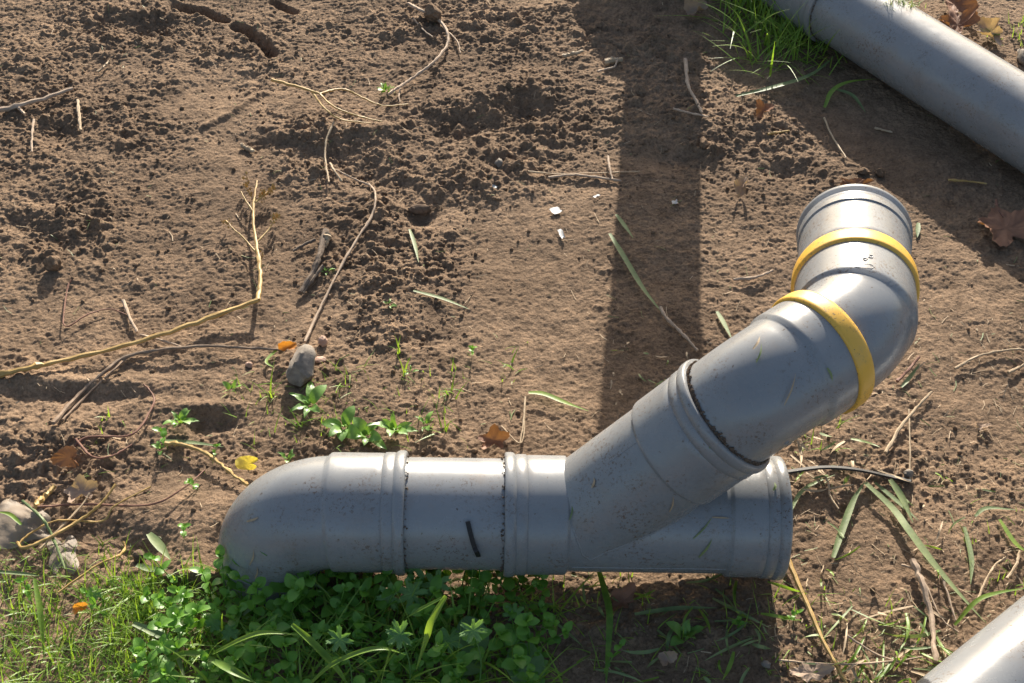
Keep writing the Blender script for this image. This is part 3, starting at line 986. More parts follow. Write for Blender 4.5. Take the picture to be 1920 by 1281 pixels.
# --- clippings and crumbs stuck to the pipes
CL = [(1412, 655, 1425, 632, DB, .0842), (1418, 680, 1428, 645, DB, .0842), (1470, 760, 1492, 700, DB, .0845), (1550, 690, 1560, 715, DB, .086),
      (468, 1060, 476, 1030, DA, RP), (1085, 985, 1130, 968, DA, RP), (463, 978, 485, 970, DA, RP), (1300, 1010, 1335, 970, DA, RP), (1335, 970, 1368, 972, DA, RP),
      (1310, 1045, 1335, 1010, DA, RP), (1255, 960, 1262, 930, DB, RP), (1068, 975, 1072, 940, DA, .0842), (1110, 915, 1114, 895, DB, RP), (1330, 840, 1340, 820, DB, .085),
      (478, 1085, 482, 1062, DA, RP), (1450, 920, 1452, 905, DA, .086)]
for i, (x0, y0, x1, y1, D_, r_) in enumerate(CL):
    a, n0 = on_pipe(x0, y0, D_, r_)
    b, n1 = on_pipe(x1, y1, D_, r_)
    if a is None or b is None:
        continue
    m_, nm_ = on_pipe((x0 + x1) / 2 + 3, (y0 + y1) / 2, D_, r_, 0.0018)
    pts = catmull([a, m_ if m_ is not None else (a + b) / 2, b], 4)
    v, f = blade_vf(pts, 0.0022 if i % 3 else 0.0034, 0.1, up=n0)
    where = "the bend above the branch socket" if D_ is DB and x0 > 1400 else "the slanting branch of the wye" if D_ is DB else "the buried elbow" if x0 < 500 else "the straight run of the wye"
    single("grass_clipping", v, f, 'cutgrass' if i % 2 else 'straw', ("green" if i % 2 else "straw-coloured") + " grass clipping stuck to " + where, "clipping", "clippings stuck to the pipe")

# --- raised marks moulded on the second bend
def mark(pix, r_, wid=0.0006, closed=True):
    pts = [on_pipe(x, y, DB, r_, 0.0002)[0] for x, y in pix + (pix[:1] if closed else [])]
    if any(q is None for q in pts):
        return
    pts = np.concatenate([np.linspace(a, b, 4)[:-1] for a, b in zip(pts[:-1], pts[1:])] + [pts[-1:]])
    v, f = tube_vf(pts, wid, wid, 5, 0.0, 1)
    me = mesh_from("moulded_mark", v - np.array(asm.location), fix(f))
    obj("moulded_mark", me, 'pvc', el2)
mark([(1602, 499), (1608, 495), (1634, 497), (1639, 501), (1634, 504), (1607, 502)], 0.0848)
mark([(1617, 486), (1621, 484), (1626, 486), (1622, 489)], 0.0848, 0.0009)
mark([(1629, 479), (1637, 480), (1636, 484), (1629, 483)], 0.0848, 0.0008)
mark([(1610, 478), (1613, 478)], 0.0848, 0.0008, False)

# --- stones, clods
def rock_vf(c, size, seed, sub=3, jag=0.28):
    import bmesh
    bm = bmesh.new()
    bmesh.ops.create_icosphere(bm, subdivisions=sub, radius=1.0)
    V = np.array([v.co[:] for v in bm.verts])
    Fc = [tuple(v.index for v in f.verts) for f in bm.faces]
    bm.free()
    r = np.random.default_rng(seed)
    pl = [(nrm(r.normal(size=3)), 0.62 + 0.3 * r.random()) for _ in range(9)]
    for n_, d_ in pl:
        k = V @ n_
        V = V - np.outer(np.maximum(0, k - d_), n_) * (0.75 + jag * 0.6)
    nz = np.array([perlin(np.array([q[0] * 1.0 + q[2]]), np.array([q[1] + q[2] * 0.7]), 2.3, seed)[0] for q in V])
    V = V * (1 + jag * nz)[:, None]
    return V * np.array(size) + np.array(c), Fc

def rock(name, px, py, wpx, hpx, mat, label, cat, seed, zr=0.5, sink=0.25, sub=3, group=None, rot=0.0):
    p = at(px, py)
    s = pxscale(p)
    sx_, sy_ = wpx / 2 / s, hpx / 2 / s / 0.85
    sz_ = zr * min(sx_, sy_) * 1.2
    v, f = rock_vf((0, 0, 0), (sx_, sy_, sz_), seed, sub)
    ca, sa = math.cos(rot), math.sin(rot)
    v = v @ np.array([[ca, sa, 0], [-sa, ca, 0], [0, 0, 1]])
    v = v + p + np.array([0, 0, sz_ * (1 - 2 * sink)])
    return single(name, v, f, mat, label, cat, group, 35)

rock("stone", 569, 698, 62, 82, 'stone', "rough grey wedge-shaped stone with a pale spot beside the green seedlings", "stone", 44, 0.85, 0.2)
rock("brown_nut", 606, 646, 18, 20, 'pebble', "small brown nut lying next to the orange leaf", "nut", 22, 0.9, 0.1)
rock("pebble", 468, 687, 15, 12, 'pebble', "smooth pinkish pebble left of the grey stone", "pebble", 23, 0.8, 0.2)
rock("pebble", 600, 676, 24, 14, 'pebble', "flat reddish pebble on the soil right of the grey stone", "pebble", 24, 0.4, 0.2)
rock("soil_clod", 790, 398, 46, 20, 'crust', "flat dark clod of soil over a small hole", "clod", 25, 0.7, 0.05)
rock("soil_clod", 103, 500, 36, 26, 'soil', "rounded clod of soil standing alone on flat earth at left", "clod", 26, 0.8, 0.2)
rock("soil_clod", 812, 38, 42, 28, 'soil', "rounded clod of soil tucked inside the curve of the vine", "clod", 27, 0.9, 0.15)
rock("soil_clod", 1318, 272, 16, 26, 'soil', "upright clod of soil at the edge of the long shadow", "clod", 28, 0.9, 0.2)
rock("soil_clod", 262, 1050, 26, 22, 'crust', "dark clod of soil in a small hollow among the young grass", "clod", 29, 0.9, 0.15)
rock("pebble", 1436, 1248, 18, 14, 'stone', "small pale pebble in the shade near the yellowish dried stem", "pebble", 30, 0.6, 0.2)
rock("pebble", 1618, 325, 26, 16, 'soil', "grey-brown lump behind the open end of the coupling", "pebble", 31, 0.7, 0.2)
rock("pebble", 1650, 328, 20, 16, 'soil', "second grey-brown lump behind the open end of the coupling, further from the curled leaf", "pebble", 32, 0.7, 0.2)
rock("stone", 1916, 112, 22, 40, 'stone', "blue-grey stone beyond the long straight pipe", "stone", 33, 0.8, 0.2)
rock("pebble", 1703, 892, 20, 14, 'stone', "pale pebble at the tip of the black strap", "pebble", 34, 0.7, 0.1)
rock("pebble", 935, 310, 16, 18, 'stone', "angular grey pebble in dark crumbly soil", "pebble", 35, 0.9, 0.2)

# --- white scraps
def scrap(px, py, wpx, hpx, rot, label, seed, mat='white'):
    p = at(px, py, 0.003)
    s = pxscale(p)
    r = np.random.default_rng(seed)
    V, Fc = [], []
    for i in range(5):
        for j in range(4):
            V.append([(i / 4 - 0.5) * wpx / s + r.normal() * 0.0007, (j / 3 - 0.5) * hpx / s / 0.75 + r.normal() * 0.0007, r.normal() * 0.0012 + 0.002])
    for i in range(4):
        for j in range(3):
            Fc.append((i * 4 + j, (i + 1) * 4 + j, (i + 1) * 4 + j + 1, i * 4 + j + 1))
    V = np.array(V)
    ca, sa = math.cos(rot), math.sin(rot)
    V = V @ np.array([[ca, sa, 0], [-sa, ca, 0], [0, 0, 1]])
    return single("white_scrap", V + p, Fc, mat, label, "scrap", None, None)
scrap(1042, 396, 18, 13, 0.6, "crumpled white scrap of plastic on open soil", 1)
scrap(1053, 440, 8, 19, 0.3, "narrow upright white scrap below the crumpled scrap", 2)
scrap(1119, 369, 13, 4, 0.3, "thin white sliver on soil near the wavy root", 3)
scrap(927, 351, 10, 4, -0.5, "thin white sliver at the edge of the crumbly soil", 4)
scrap(1265, 380, 11, 8, 0.2, "pale scrap lying inside the long shadow", 5)

# --- plastic film at the far left
def sheet(name, cx, cy, wpx, hpx, mat, label, cat, seed, amp=0.02, n=22, lift=0.0):
    r = np.random.default_rng(seed)
    V, Fc = [], []
    for i in range(n):
        for j in range(n):
            u, w = i / (n - 1) - 0.5, j / (n - 1) - 0.5
            ed = 1 + 0.22 * math.sin(5 * u + 3 * w + seed) + 0.15 * math.sin(11 * w + seed)
            p = at(cx + u * wpx * ed, cy + w * hpx * (1 + 0.25 * math.sin(7 * u + seed)))
            p[2] += lift + amp * max(0, 1 - (2 * abs(u)) ** 2) * max(0, 1 - (2 * abs(w)) ** 2) + 0.3 * amp * float(perlin(np.array([p[0]]), np.array([p[1]]), 45, seed)[0]) + 0.002
            V.append(p)
    for i in range(n - 1):
        for j in range(n - 1):
            Fc.append((i * n + j, (i + 1) * n + j, (i + 1) * n + j + 1, i * n + j + 1))
    return single(name, np.array(V), Fc, mat, label, cat, None, None)
sheet("plastic_film", 40, 985, 120, 75, 'film', "crumpled translucent plastic film half buried under yellow stems", "plastic film", 3, 0.010)
sheet("plastic_film", 118, 1042, 46, 60, 'film', "small curled tail of translucent film with torn edge", "plastic film", 5, 0.006, 14)

# --- dead leaves
def lobed_vf(p, rad, lobes, depth, curl, rot, tilt, seed, elong=1.0, nA=56, nR=6, sharpness=1.0, serr=0.0):
    r = np.random.default_rng(seed)
    V, Fc = [np.zeros(3)], []
    for k in range(1, nR + 1):
        f = k / nR
        for a in range(nA):
            th = 2 * math.pi * a / nA
            lob = 1 - depth * (0.5 - 0.5 * math.cos(lobes * th)) ** sharpness
            lob *= 1 + serr * math.sin(th * lobes * 4.3 + seed)
            # notch at the stalk
            lob *= 1 - 0.55 * math.exp(-((th - math.pi * 1.5) / 0.28) ** 2)
            rr = rad * f * (1 + (lob - 1) * f ** 0.7)
            x, y = rr * math.cos(th), rr * math.sin(th) * elong
            z = curl * rad * (f ** 2) * (0.5 + 0.5 * math.sin(2 * th + seed)) + 0.05 * rad * math.sin(lobes * th * 1.0) * f + 0.03 * rad * r.normal() * f
            V.append(np.array([x, y, z]))
    for a in range(nA):
        Fc.append((0, 1 + a, 1 + (a + 1) % nA))
    for k in range(nR - 1):
        for a in range(nA):
            b = (a + 1) % nA
            Fc.append((1 + k * nA + a, 1 + (k + 1) * nA + a, 1 + (k + 1) * nA + b, 1 + k * nA + b))
    V = np.array(V)
    cr, sr = math.cos(rot), math.sin(rot)
    V = V @ np.array([[cr, sr, 0], [-sr, cr, 0], [0, 0, 1]])
    ct, st = math.cos(tilt), math.sin(tilt)
    V = V @ np.array([[1, 0, 0], [0, ct, st], [0, -st, ct]])
    return V + p, Fc

def dead_leaf(px, py, rpx, label, seed, mat='deadleaf', lobes=5, depth=0.45, curl=0.35, rot=0.0, tilt=0.0, elong=1.0, lift=0.008, stem=None, name="dead_leaf"):
    p = at(px, py, lift)
    rad = rpx / pxscale(p)
    t = tag(empty(name, p), label, "leaf")
    v, f = lobed_vf(p, rad, lobes, depth, curl, rot, tilt, seed, elong, serr=0.05)
    # never below the soil
    for i in range(len(v)):
        v[i][2] = max(v[i][2], hgt(v[i][0], v[i][1]) + 0.0015)
    child("blade", v, f, mat, t, None)
    if stem:
        vv, ff = stalk_vf(stem, 6, lift + 0.002, 0.6)
        child("leaf_stalk", vv, ff, 'redstem', t)
    return t
dead_leaf(1886, 428, 56, "large brown lobed leaf with a stalk lying in the pipe's shadow edge", 2, 'deadleaf', 5, 0.25, 0.3, 0.5, 0.15, 0.95, .014, [(1868, 376, .02), (1870, 392, .018), (1880, 410, .014)])
dead_leaf(1430, 205, 20, "small crumpled red-brown leaf in sun near the grass tuft", 3, 'deadleaf', 3, 0.3, 1.1, 0.2, 0.6, 0.9, .014)
dead_leaf(1388, 352, 24, "pale curled leaf at the right edge of the long shadow", 4, 'palewood', 3, 0.2, 0.9, 1.2, 0.4, 0.6, .010)
dead_leaf(1303, 18, 26, "curled grey-brown leaf beside the green grass tuft", 5, 'palewood', 3, 0.3, 1.0, 0.4, 0.5, 0.8, .016)
dead_leaf(925, 826, 32, "crumpled dark brown leaf pressed behind the wye coupling", 6, 'deadleaf', 5, 0.4, 0.8, 0.3, 0.5, 0.8, .016)
dead_leaf(1168, 1126, 36, "glossy red-brown leaf lying in the shade below the pipe", 7, 'deadleaf', 4, 0.35, 0.5, 0.9, 0.2, 0.7, .010)
dead_leaf(1600, 346, 34, "tan crinkled leaf behind the open coupling rim", 8, 'deadleaf', 5, 0.3, 0.6, 0.0, 0.5, 0.4, .010)
dead_leaf(1795, 48, 50, "large crumpled brown leaf behind the long straight pipe", 9, 'deadleaf', 5, 0.4, 0.6, 0.7, 0.3, 0.7, .018)
dead_leaf(1855, 62, 36, "torn pale brown leaf litter beyond the long straight pipe", 10, 'palewood', 4, 0.4, 0.6, 2.0, 0.3, 0.8, .016)
dead_leaf(1790, 8, 40, "dark red-brown leaf at the back beyond the long straight pipe", 19, 'deadleaf', 4, 0.3, 0.5, 2.6, 0.2, 0.7, .016)
dead_leaf(130, 858, 22, "rolled rusty brown leaf standing in dark crumbs", 11, 'deadleaf', 3, 0.2, 1.2, 1.5, 0.8, 1.3, .018)
dead_leaf(152, 922, 34, "faded ragged leaf under the yellow stems", 12, 'palewood', 5, 0.35, 0.4, 0.5, 0.2, 0.9, .010)
dead_leaf(1250, 1236, 20, "pale broken shell-like leaf on the shaded soil", 13, 'palewood', 3, 0.25, 0.9, 0.3, 0.4, 0.8, .012)
dead_leaf(1520, 1262, 42, "pale grey-green withered leaf by the yellowish dried stem", 14, 'palewood', 4, 0.3, 0.3, 0.1, 0.1, 0.6, .008)
dead_leaf(1842, 800, 16, "tiny tan leaf scrap on the soil right of the first ring", 15, 'palewood', 3, 0.2, 0.5, 0.1, 0.1, 0.5, .004)
dead_leaf(540, 650, 18, "bright orange curled leaf at the tip of the grey stone", 16, 'orangeleaf', 2, 0.15, 0.9, 0.1, 0.7, 0.6, .014, name="orange_leaf")
dead_leaf(465, 870, 16, "yellow withered leaf at the end of the curved root", 17, 'yellowleaf', 1, 0.25, 0.9, 1.6, 0.7, 1.6, .014, name="yellow_leaf")
dead_leaf(150, 1138, 15, "small orange-tipped rolled leaf among the young grass", 18, 'orangeleaf', 2, 0.2, 1.3, 0.5, 0.8, 0.8, .018, name="orange_leaf")
dead_leaf(985, 1250, 36, "grey-green limp leaf below the round-leaved weeds", 20, 'bigleaf', 2, 0.15, 0.3, 0.3, 0.35, 1.5, .020, name="limp_leaf")
dead_leaf(850, 1277, 26, "broad dull leaf showing under the bent grass", 21, 'bigleaf', 2, 0.1, 0.3, 0.3, 0.15, 0.6, .020, name="limp_leaf")

# --- single grass blades
BL = [
    ([(1143, 438, .012), (1170, 482, .012), (1205, 540, .010), (1246, 592, .008)], 10, 'cutgrass', "long green blade lying across the long shadow", 0.1),
    ([(1155, 402), (1170, 422), (1188, 447)], 8, 'cutgrass', "short pale blade at the left edge of the long shadow", 0.1),
    ([(991, 736, .012), (1020, 739, .012), (1060, 755, .010), (1104, 771, .006)], 10, 'grass', "bright yellow-green blade lying on soil behind the wye", 0.1),
    ([(1344, 584), (1357, 606), (1373, 637)], 9, 'cutgrass', "short green blade leaning by the bend of the branch", 0.1),
    ([(1562, 1046), (1580, 992), (1600, 940), (1622, 902, .012)], 13, 'cutgrass', "straight cut blade rising from the soil towards the black strap", 0.2),
    ([(1622, 905, .012), (1672, 952, .012), (1702, 992, .012), (1745, 1050, .012), (1792, 1106, .010), (1846, 1166, .008)], 15, 'cutgrass', "long wide cut blade running diagonally to the pale pipe end", 0.1),
    ([(1640, 905), (1682, 940), (1722, 976)], 9, 'cutgrass', "short cut blade beside the top of the long diagonal blade", 0.1),
    ([(1668, 900, .018), (1690, 935, .016), (1712, 980, .012)], 14, 'cutgrass', "frayed wide blade lying over the long diagonal blade", 0.3),
    ([(1808, 988), (1821, 1048), (1820, 1096)], 10, 'cutgrass', "split cut blade standing right of the long diagonal blade", 0.2),
    ([(1484, 956), (1500, 926), (1530, 905), (1566, 890)], 8, 'cutgrass', "curved thin blade bent round beside the open socket", 0.2),
    ([(1874, 974), (1903, 1018), (1930, 1038)], 9, 'grass', "green blade slanting down in the open soil far right", 0.1),
    ([(1828, 968), (1850, 953), (1906, 956)], 8, 'cutgrass', "folded green blade lying level on open soil", 0.1),
    ([(1790, 1172, .02), (1830, 1128, .03), (1870, 1112, .03), (1930, 1102, .03)], 9, 'grass', "arched yellow-green blade over the pale pipe end", 0.1),
    ([(1120, 1062, .03), (1134, 1110, .03), (1143, 1156, .025), (1139, 1235, .02), (1136, 1290, .02)], 13, 'grass', "long upright dark green blade in the shade below the wye", 0.2),
    ([(1190, 1152, .015), (1270, 1141, .015), (1345, 1140, .012)], 10, 'cutgrass', "flat grey-green blade beside the glossy red-brown leaf", 0.1),
    ([(1336, 1122), (1390, 1150, .012), (1446, 1179)], 8, 'cutgrass', "thin green blade slanting to the shadow's edge", 0.1),
    ([(400, 1226, .07), (462, 1196, .11), (500, 1187, .12), (558, 1190, .12)], 11, 'grass', "arched yellow-green blade over the chickweed", 0.25),
    ([(547, 1172, .14), (587, 1208, .12), (631, 1255, .09), (655, 1290, .06)], 14, 'grass', "bright folded blade slanting down through the chickweed", 0.3),
    ([(585, 1280, .08), (625, 1246, .11), (681, 1222, .13), (722, 1217, .13), (762, 1228, .11)], 11, 'grass', "long bright blade bowed across the lower chickweed", 0.25),
    ([(837, 1118, .15), (810, 1166, .13), (800, 1199, .11), (780, 1258, .07)], 14, 'grass', "tall pale blade with a sharp bend near the cut-leaved weeds", 0.3),
    ([(836, 1118, .15), (790, 1142, .13), (760, 1160, .11)], 7, 'grass', "thin broken end hanging from the sharply bent blade", 0.2),
    ([(456, 1154, .03), (494, 1122, .04), (541, 1101, .045), (587, 1097, .045), (622, 1116, .035)], 10, 'cutgrass', "blue-green blade arching along the foot of the elbow", 0.2),
    ([(400, 1240, .09), (437, 1260, .10), (482, 1282, .09)], 16, 'grass', "wide bright blade at the lower end of the chickweed", 0.3),
    ([(250, 1170, .035), (288, 1187, .035), (324, 1212, .03), (352, 1290, .02)], 16, 'cutgrass', "wide grey-green blade in the young grass", 0.2),
    ([(286, 1262, .03), (342, 1228, .045), (396, 1237, .045), (470, 1282, .03)], 13, 'grass', "wide yellow-green blade arching through the young grass", 0.25),
    ([(65, 1086, .045), (74, 1136, .04), (79, 1180, .03), (83, 1240, .01)], 11, 'grass', "single upright blue-green blade at the left of the young grass", 0.2),
    ([(279, 1001, .02), (300, 1025, .016), (320, 1050, .010)], 18, 'cutgrass', "short broad grey-green leaf tip by the soil hollow", 0.15),
    ([(256, 1060, .012), (285, 1068, .014), (318, 1076, .012)], 14, 'cutgrass', "flat grey-green leaf piece under the soil hollow", 0.15),
    ([(-10, 1072, .02), (40, 1076, .02), (75, 1080, .018)], 8, 'cutgrass', "pale green blade entering over the yellow stems", 0.2),
    ([(484, 1194, .05), (440, 1210, .05), (392, 1228, .04)], 11, 'grass', "grey-green blade crossing the wide bright blade", 0.2),
    ([(1380, 180, .015), (1450, 167, .02), (1520, 141, .02), (1572, 100, .02)], 10, 'cutgrass', "long bowed blade lying on shaded soil by the grass tuft", 0.2),
    ([(1546, 202), (1560, 172, .015), (1590, 155, .018), (1642, 148, .015)], 9, 'grass', "hooked green blade in the shade of the long straight pipe", 0.2),
    ([(1565, 168, .015), (1598, 180, .012), (1624, 212)], 9, 'cutgrass', "drooping green blade below the hooked blade", 0.2),
    ([(1690, 726), (1706, 708), (1726, 680)], 8, 'cutgrass', "green twin of the short red-brown twig", 0.1),
    ([(775, 545), (830, 560), (880, 580)], 7, 'cutgrass', "thin green blade lying on crumbly soil in the middle", 0.1),
    ([(768, 430), (778, 460), (785, 492)], 7, 'cutgrass', "pale thin blade below the flat dark clod", 0.1),
    ([(1722, 418), (1720, 445)], 9, 'cutgrass', "short green blade right of the coupling rim", 0.1),
    ([(40, 984, .03), (18, 965, .03), (-8, 960, .03)], 8, 'grass', "thin green blade bent over the plastic film", 0.2),
    ([(540, 640), (500, 675), (515, 690)], 6, 'grass', "thin green blade leaning against the grey stone", 0.1),
    ([(300, 826, .012), (360, 830, .015), (420, 838, .012)], 8, 'cutgrass', "green blade lying over the start of the curved root", 0.1),
]
for (q, w, mt, lb, fo) in BL:
    blade("loose_grass", q, w, mt, lb, "blade of grass", 0.006, None, fo)

# random clippings on the right, look-alikes
def clip_group(n, xr, yr, label, group, seed, wr=(4, 9), lr=(30, 100), mats=('cutgrass', 'grass', 'straw'), angle=None):
    r = np.random.default_rng(seed)
    for i in range(n):
        x, y = xr[0] + (xr[1] - xr[0]) * r.random(), yr[0] + (yr[1] - yr[0]) * r.random()
        a = r.random() * math.pi if angle is None else angle + r.normal() * 0.5
        l = lr[0] + (lr[1] - lr[0]) * r.random() ** 1.5
        q = []
        b = r.normal() * 0.25
        for t in (0, 0.35, 0.7, 1):
            q.append((x + l * t * math.cos(a + b * t), y + l * t * math.sin(a + b * t) * 0.75, 0.004 + 0.012 * r.random()))
        blade("grass_clipping", q, wr[0] + (wr[1] - wr[0]) * r.random(), mats[i % len(mats)], {'cutgrass': 'dull green ', 'grass': 'bright green ', 'straw': 'straw-coloured '}[mats[i % len(mats)]] + label, "clipping", 0.006, group, 0.3 * r.random(), r.normal() * 1.2)
clip_group(52, (1540, 1780), (1130, 1280), "cut grass blade in the tangle beside the pale pipe end", "cut grass by the pale pipe end", 41, (3, 7), (35, 130), ('cutgrass', 'grass', 'cutgrass', 'straw', 'grass'))
clip_group(22, (1500, 1900), (860, 1110), "small cut blade scattered on the soil right of the open socket", "cut grass right of the socket", 42, (2.5, 5), (18, 80))
clip_group(46, (1000, 1440), (1085, 1275), "grass blade lying on the shaded soil below the wye", "grass in the pipe's shade", 43, (4, 8), (30, 110), ('cutgrass', 'cutgrass', 'grass'))
clip_group(16, (1480, 1600), (800, 900), "cut blade in the tuft behind the open socket", "clippings behind the socket", 44, (4, 8), (25, 70), ('straw', 'cutgrass', 'straw'))
clip_group(24, (1140, 1320), (640, 780), "tiny cut blade lying inside the long shadow by the branch", "clippings in the long shadow", 45, (3, 5), (10, 30), ('cutgrass', 'straw'))
#--VEG--
# ------------------------------------------------------------------ living plants
def leaf_mesh(name, L, W, mat, point=1.0, cup=0.25, bend=0.3, nL=7, wavy=0.0):
    V, Fc = [], []
    for i in range(nL + 1):
        t = i / nL
        w = W * (math.sin(math.pi * t ** (0.95 - 0.25 * point)) ** (0.55 + 0.2 * point) if 0 < t < 1 else 0) + 0.0006
        z = bend * L * (0.35 * math.sin(math.pi * t * 0.9) - 0.45 * t * t)
        for k, s in enumerate((-1, -0.5, 0, 0.5, 1)):
            V.append((s * w / 2, t * L, z + cup * abs(s) * w * 0.5 + wavy * W * math.sin(t * 13 + s * 2) * abs(s)))
    for i in range(nL):
        for k in range(4):
            Fc.append((i * 5 + k, i * 5 + k + 1, i * 5 + 6 + k, i * 5 + 5 + k))
    me = mesh_from(name, V, Fc)
    me.materials.append(M[mat])
    return me

from mathutils import Matrix, Euler
def place_leaf(me, parent, pos, az, pitch, sc, roll=0.0, name="leaf"):
    o = bpy.data.objects.new(name, me)
    COL.objects.link(o)
    o.parent = parent
    o.location = pos
    o.rotation_euler = Euler((pitch, roll, az), 'XYZ')
    o.scale = (sc, sc, sc)
    return o

def copy_tree(root, loc, rz, sc, label=None, group=None, tilt=(0, 0)):
    r = root.copy()
    COL.objects.link(r)
    r.location = loc
    r.rotation_euler = (tilt[0], tilt[1], rz)
    r.scale = (sc, sc, sc)
    if label:
        r['label'] = label
    if group:
        r['group'] = group
    for ch in root.children:
        c = ch.copy()
        COL.objects.link(c)
        c.parent = r
    return r

chick_leaf = [leaf_mesh("chickweed_leaf", 0.0165, 0.0125, 'chick', 0.35, 0.15, 0.25), leaf_mesh("chickweed_leaf", 0.0145, 0.0125, 'chick', 0.0, 0.12, 0.4),
              leaf_mesh("chickweed_leaf", 0.018, 0.012, 'chick', 0.7, 0.2, 0.15)]
def make_sprig(seed):
    r = np.random.default_rng(seed)
    root = empty("chickweed_sprig", (0, 0, 0))
    h = 0.035 + 0.03 * r.random()
    lean = r.normal(size=2) * 0.016
    P = catmull([(0, 0, -0.01), (lean[0] * 0.3, lean[1] * 0.3, h * 0.4), (lean[0], lean[1], h)], 5)
    v, f = tube_vf(P, 0.0011, 0.0008, 5, 0.05, seed)
    me = mesh_from("stem", v, fix(f))
    obj("stem", me, 'chick', root)
    az = r.random() * 6.28
    for k, (t, sc) in enumerate(((0.45, 0.75), (0.72, 1.0), (1.0, 0.95), (1.02, 0.55))):
        i = min(len(P) - 1, int(t * (len(P) - 1)))
        az += math.pi / 2 + r.normal() * 0.3
        for s in (0, math.pi):
            pitch = 0.15 + 0.5 * r.random() if k < 3 else 0.9
            place_leaf(chick_leaf[int(r.integers(3))], root, tuple(P[i]), az + s + r.normal() * 0.25, pitch, sc * (0.8 + 0.5 * r.random()), r.normal() * 0.3)
    return root

CHL = "bushy chickweed sprig with small oval leaves in front of the pipe"
CHG = "chickweed growing along the foot of the pipe"
protos = [make_sprig(200 + i) for i in range(7)]
def inpoly(x, y, poly):
    c = False
    j = len(poly) - 1
    for i in range(len(poly)):
        if (poly[i][1] > y) != (poly[j][1] > y) and x < (poly[j][0] - poly[i][0]) * (y - poly[i][1]) / (poly[j][1] - poly[i][1]) + poly[i][0]:
            c = not c
        j = i
    return c
CHP = [(395, 1100), (440, 1125), (560, 1108), (700, 1100), (860, 1090), (960, 1085), (1030, 1110), (1060, 1200), (1020, 1300), (560, 1320), (350, 1310), (250, 1260), (300, 1150)]
r_ = np.random.default_rng(77)
spots = []
tries = 0
while len(spots) < 140 and tries < 20000:
    tries += 1
    x, y = 240 + 790 * r_.random(), 1080 + 240 * r_.random()
    if not inpoly(x, y, CHP):
        continue
    if y > 1200 and r_.random() < 0.6:
        continue
    if r_.random() < np.clip((x - 760) / 300.0, 0, 0.9):
        continue
    if float(perlin(np.array([x / 100.0]), np.array([y / 100.0]), 1.1, 92)[0]) < -0.12:
        continue
    if any((x - a) ** 2 + (y - b) ** 2 < 20 ** 2 for a, b in spots):
        continue
    spots.append((x, y))
# sprigs that stand up in front of the pipe in the photograph
spots += [(575, 1092), (600, 1095), (520, 1100), (640, 1090), (690, 1085), (715, 1092), (825, 1082), (838, 1090), (800, 1080), (900, 1085), (1012, 1090), (560, 1100), (880, 1075), (455, 1115), (545, 1095)]
NEAR = len(spots) - 15
def chick_label(x, y):
    if x < 420:
        return "sunlit chickweed sprig with small oval leaves, left of the buried elbow", "chickweed in sun by the elbow"
    if y < 1130:
        return "chickweed sprig with round leaves rising against the lower side of the pipe", "chickweed against the pipe"
    if x < 640:
        return "chickweed sprig with small oval leaves in the shade below the elbow", "chickweed in the elbow's shade"
    return "chickweed sprig with small oval leaves mingled with the geranium and long grass", "chickweed among the geraniums"
for i, (x, y) in enumerate(spots):
    p = at(x, y)
    CHL, CHG = chick_label(x, y)
    sc = 0.7 + 0.65 * r_.random() ** 1.3 + (0.45 if i >= NEAR else 0.0)
    rz = r_.random() * 6.28
    if i < len(protos):
        o = protos[i]
        o.location = p
        o.rotation_euler = (r_.normal() * 0.15, r_.normal() * 0.15, rz)
        o.scale = (sc, sc, sc)
        tag(o, CHL, "chickweed", CHG)
    else:
        src = protos[int(r_.integers(len(protos)))]
        o = copy_tree(src, p, rz, sc, CHL, CHG, (r_.normal() * 0.15, r_.normal() * 0.15))
        o['category'] = "chickweed"
# scattered ones elsewhere
for (x, y, sc, lb) in ((315, 842, .7, "small chickweed sprig above the curved yellow-brown root"), (372, 918, .6, "tiny chickweed sprig left of the buried elbow"), (398, 870, .45, "tiny chickweed sprig behind the buried elbow"),
                       (885, 668, .5, "tiny chickweed sprig in open soil among the sprouts"), (1478, 1165, .5, "tiny sprig standing by the yellowish dried stem"), (1130, 1265, .7, "chickweed sprig apart in the shade by the long upright blade"),
                       (345, 1010, .6, "small chickweed sprig above the soil hollow"), (330, 1100, .9, "chickweed sprig at the top edge of the young grass"), (60, 1130, .6, "small chickweed sprig below the plastic film"),
                       (200, 1165, .7, "small chickweed sprig in the thick of the young grass"), (1385, 1180, .5, "tiny round-leaved sprig at the edge of the pipe's shade")):
    o = copy_tree(protos[int(r_.integers(len(protos)))], at(x, y), r_.random() * 6.28, sc, lb)
    o['category'] = "chickweed"
    if 'group' in o:
        del o['group']

# cut-leaved geraniums
def geranium(x, y, rpx, h, label, tilt, rot, seed, mat='geran', lobes=7, depth=0.5):
    base = at(x, y + 12)
    rad = rpx / 1350.0
    top = np.array([base[0], base[1] + 0.0, base[2] + h])
    # put the leaf on the sight line of its photo position, h above the soil
    g = at(x, y, h)
    top = g
    base = np.array([g[0] + 0.006, g[1] - 0.004, hgt(g[0] + 0.006, g[1] - 0.004) - 0.004])
    t = tag(empty("geranium_plant", base), label, "geranium")
    P = catmull([base, (base * 0.5 + top * 0.5) + np.array([0.006, 0.002, 0.004]), top], 5)
    v, f = tube_vf(P, 0.0012, 0.0009, 5, 0.05, seed)
    child("leaf_stalk", v, fix(f), 'geran', t)
    v, f = lobed_vf(top, rad, lobes, depth, 0.22, rot, tilt, seed, 0.95, nA=84, nR=6, sharpness=1.6, serr=0.10)
    child("leaf", v, f, mat, t, None)
    return t
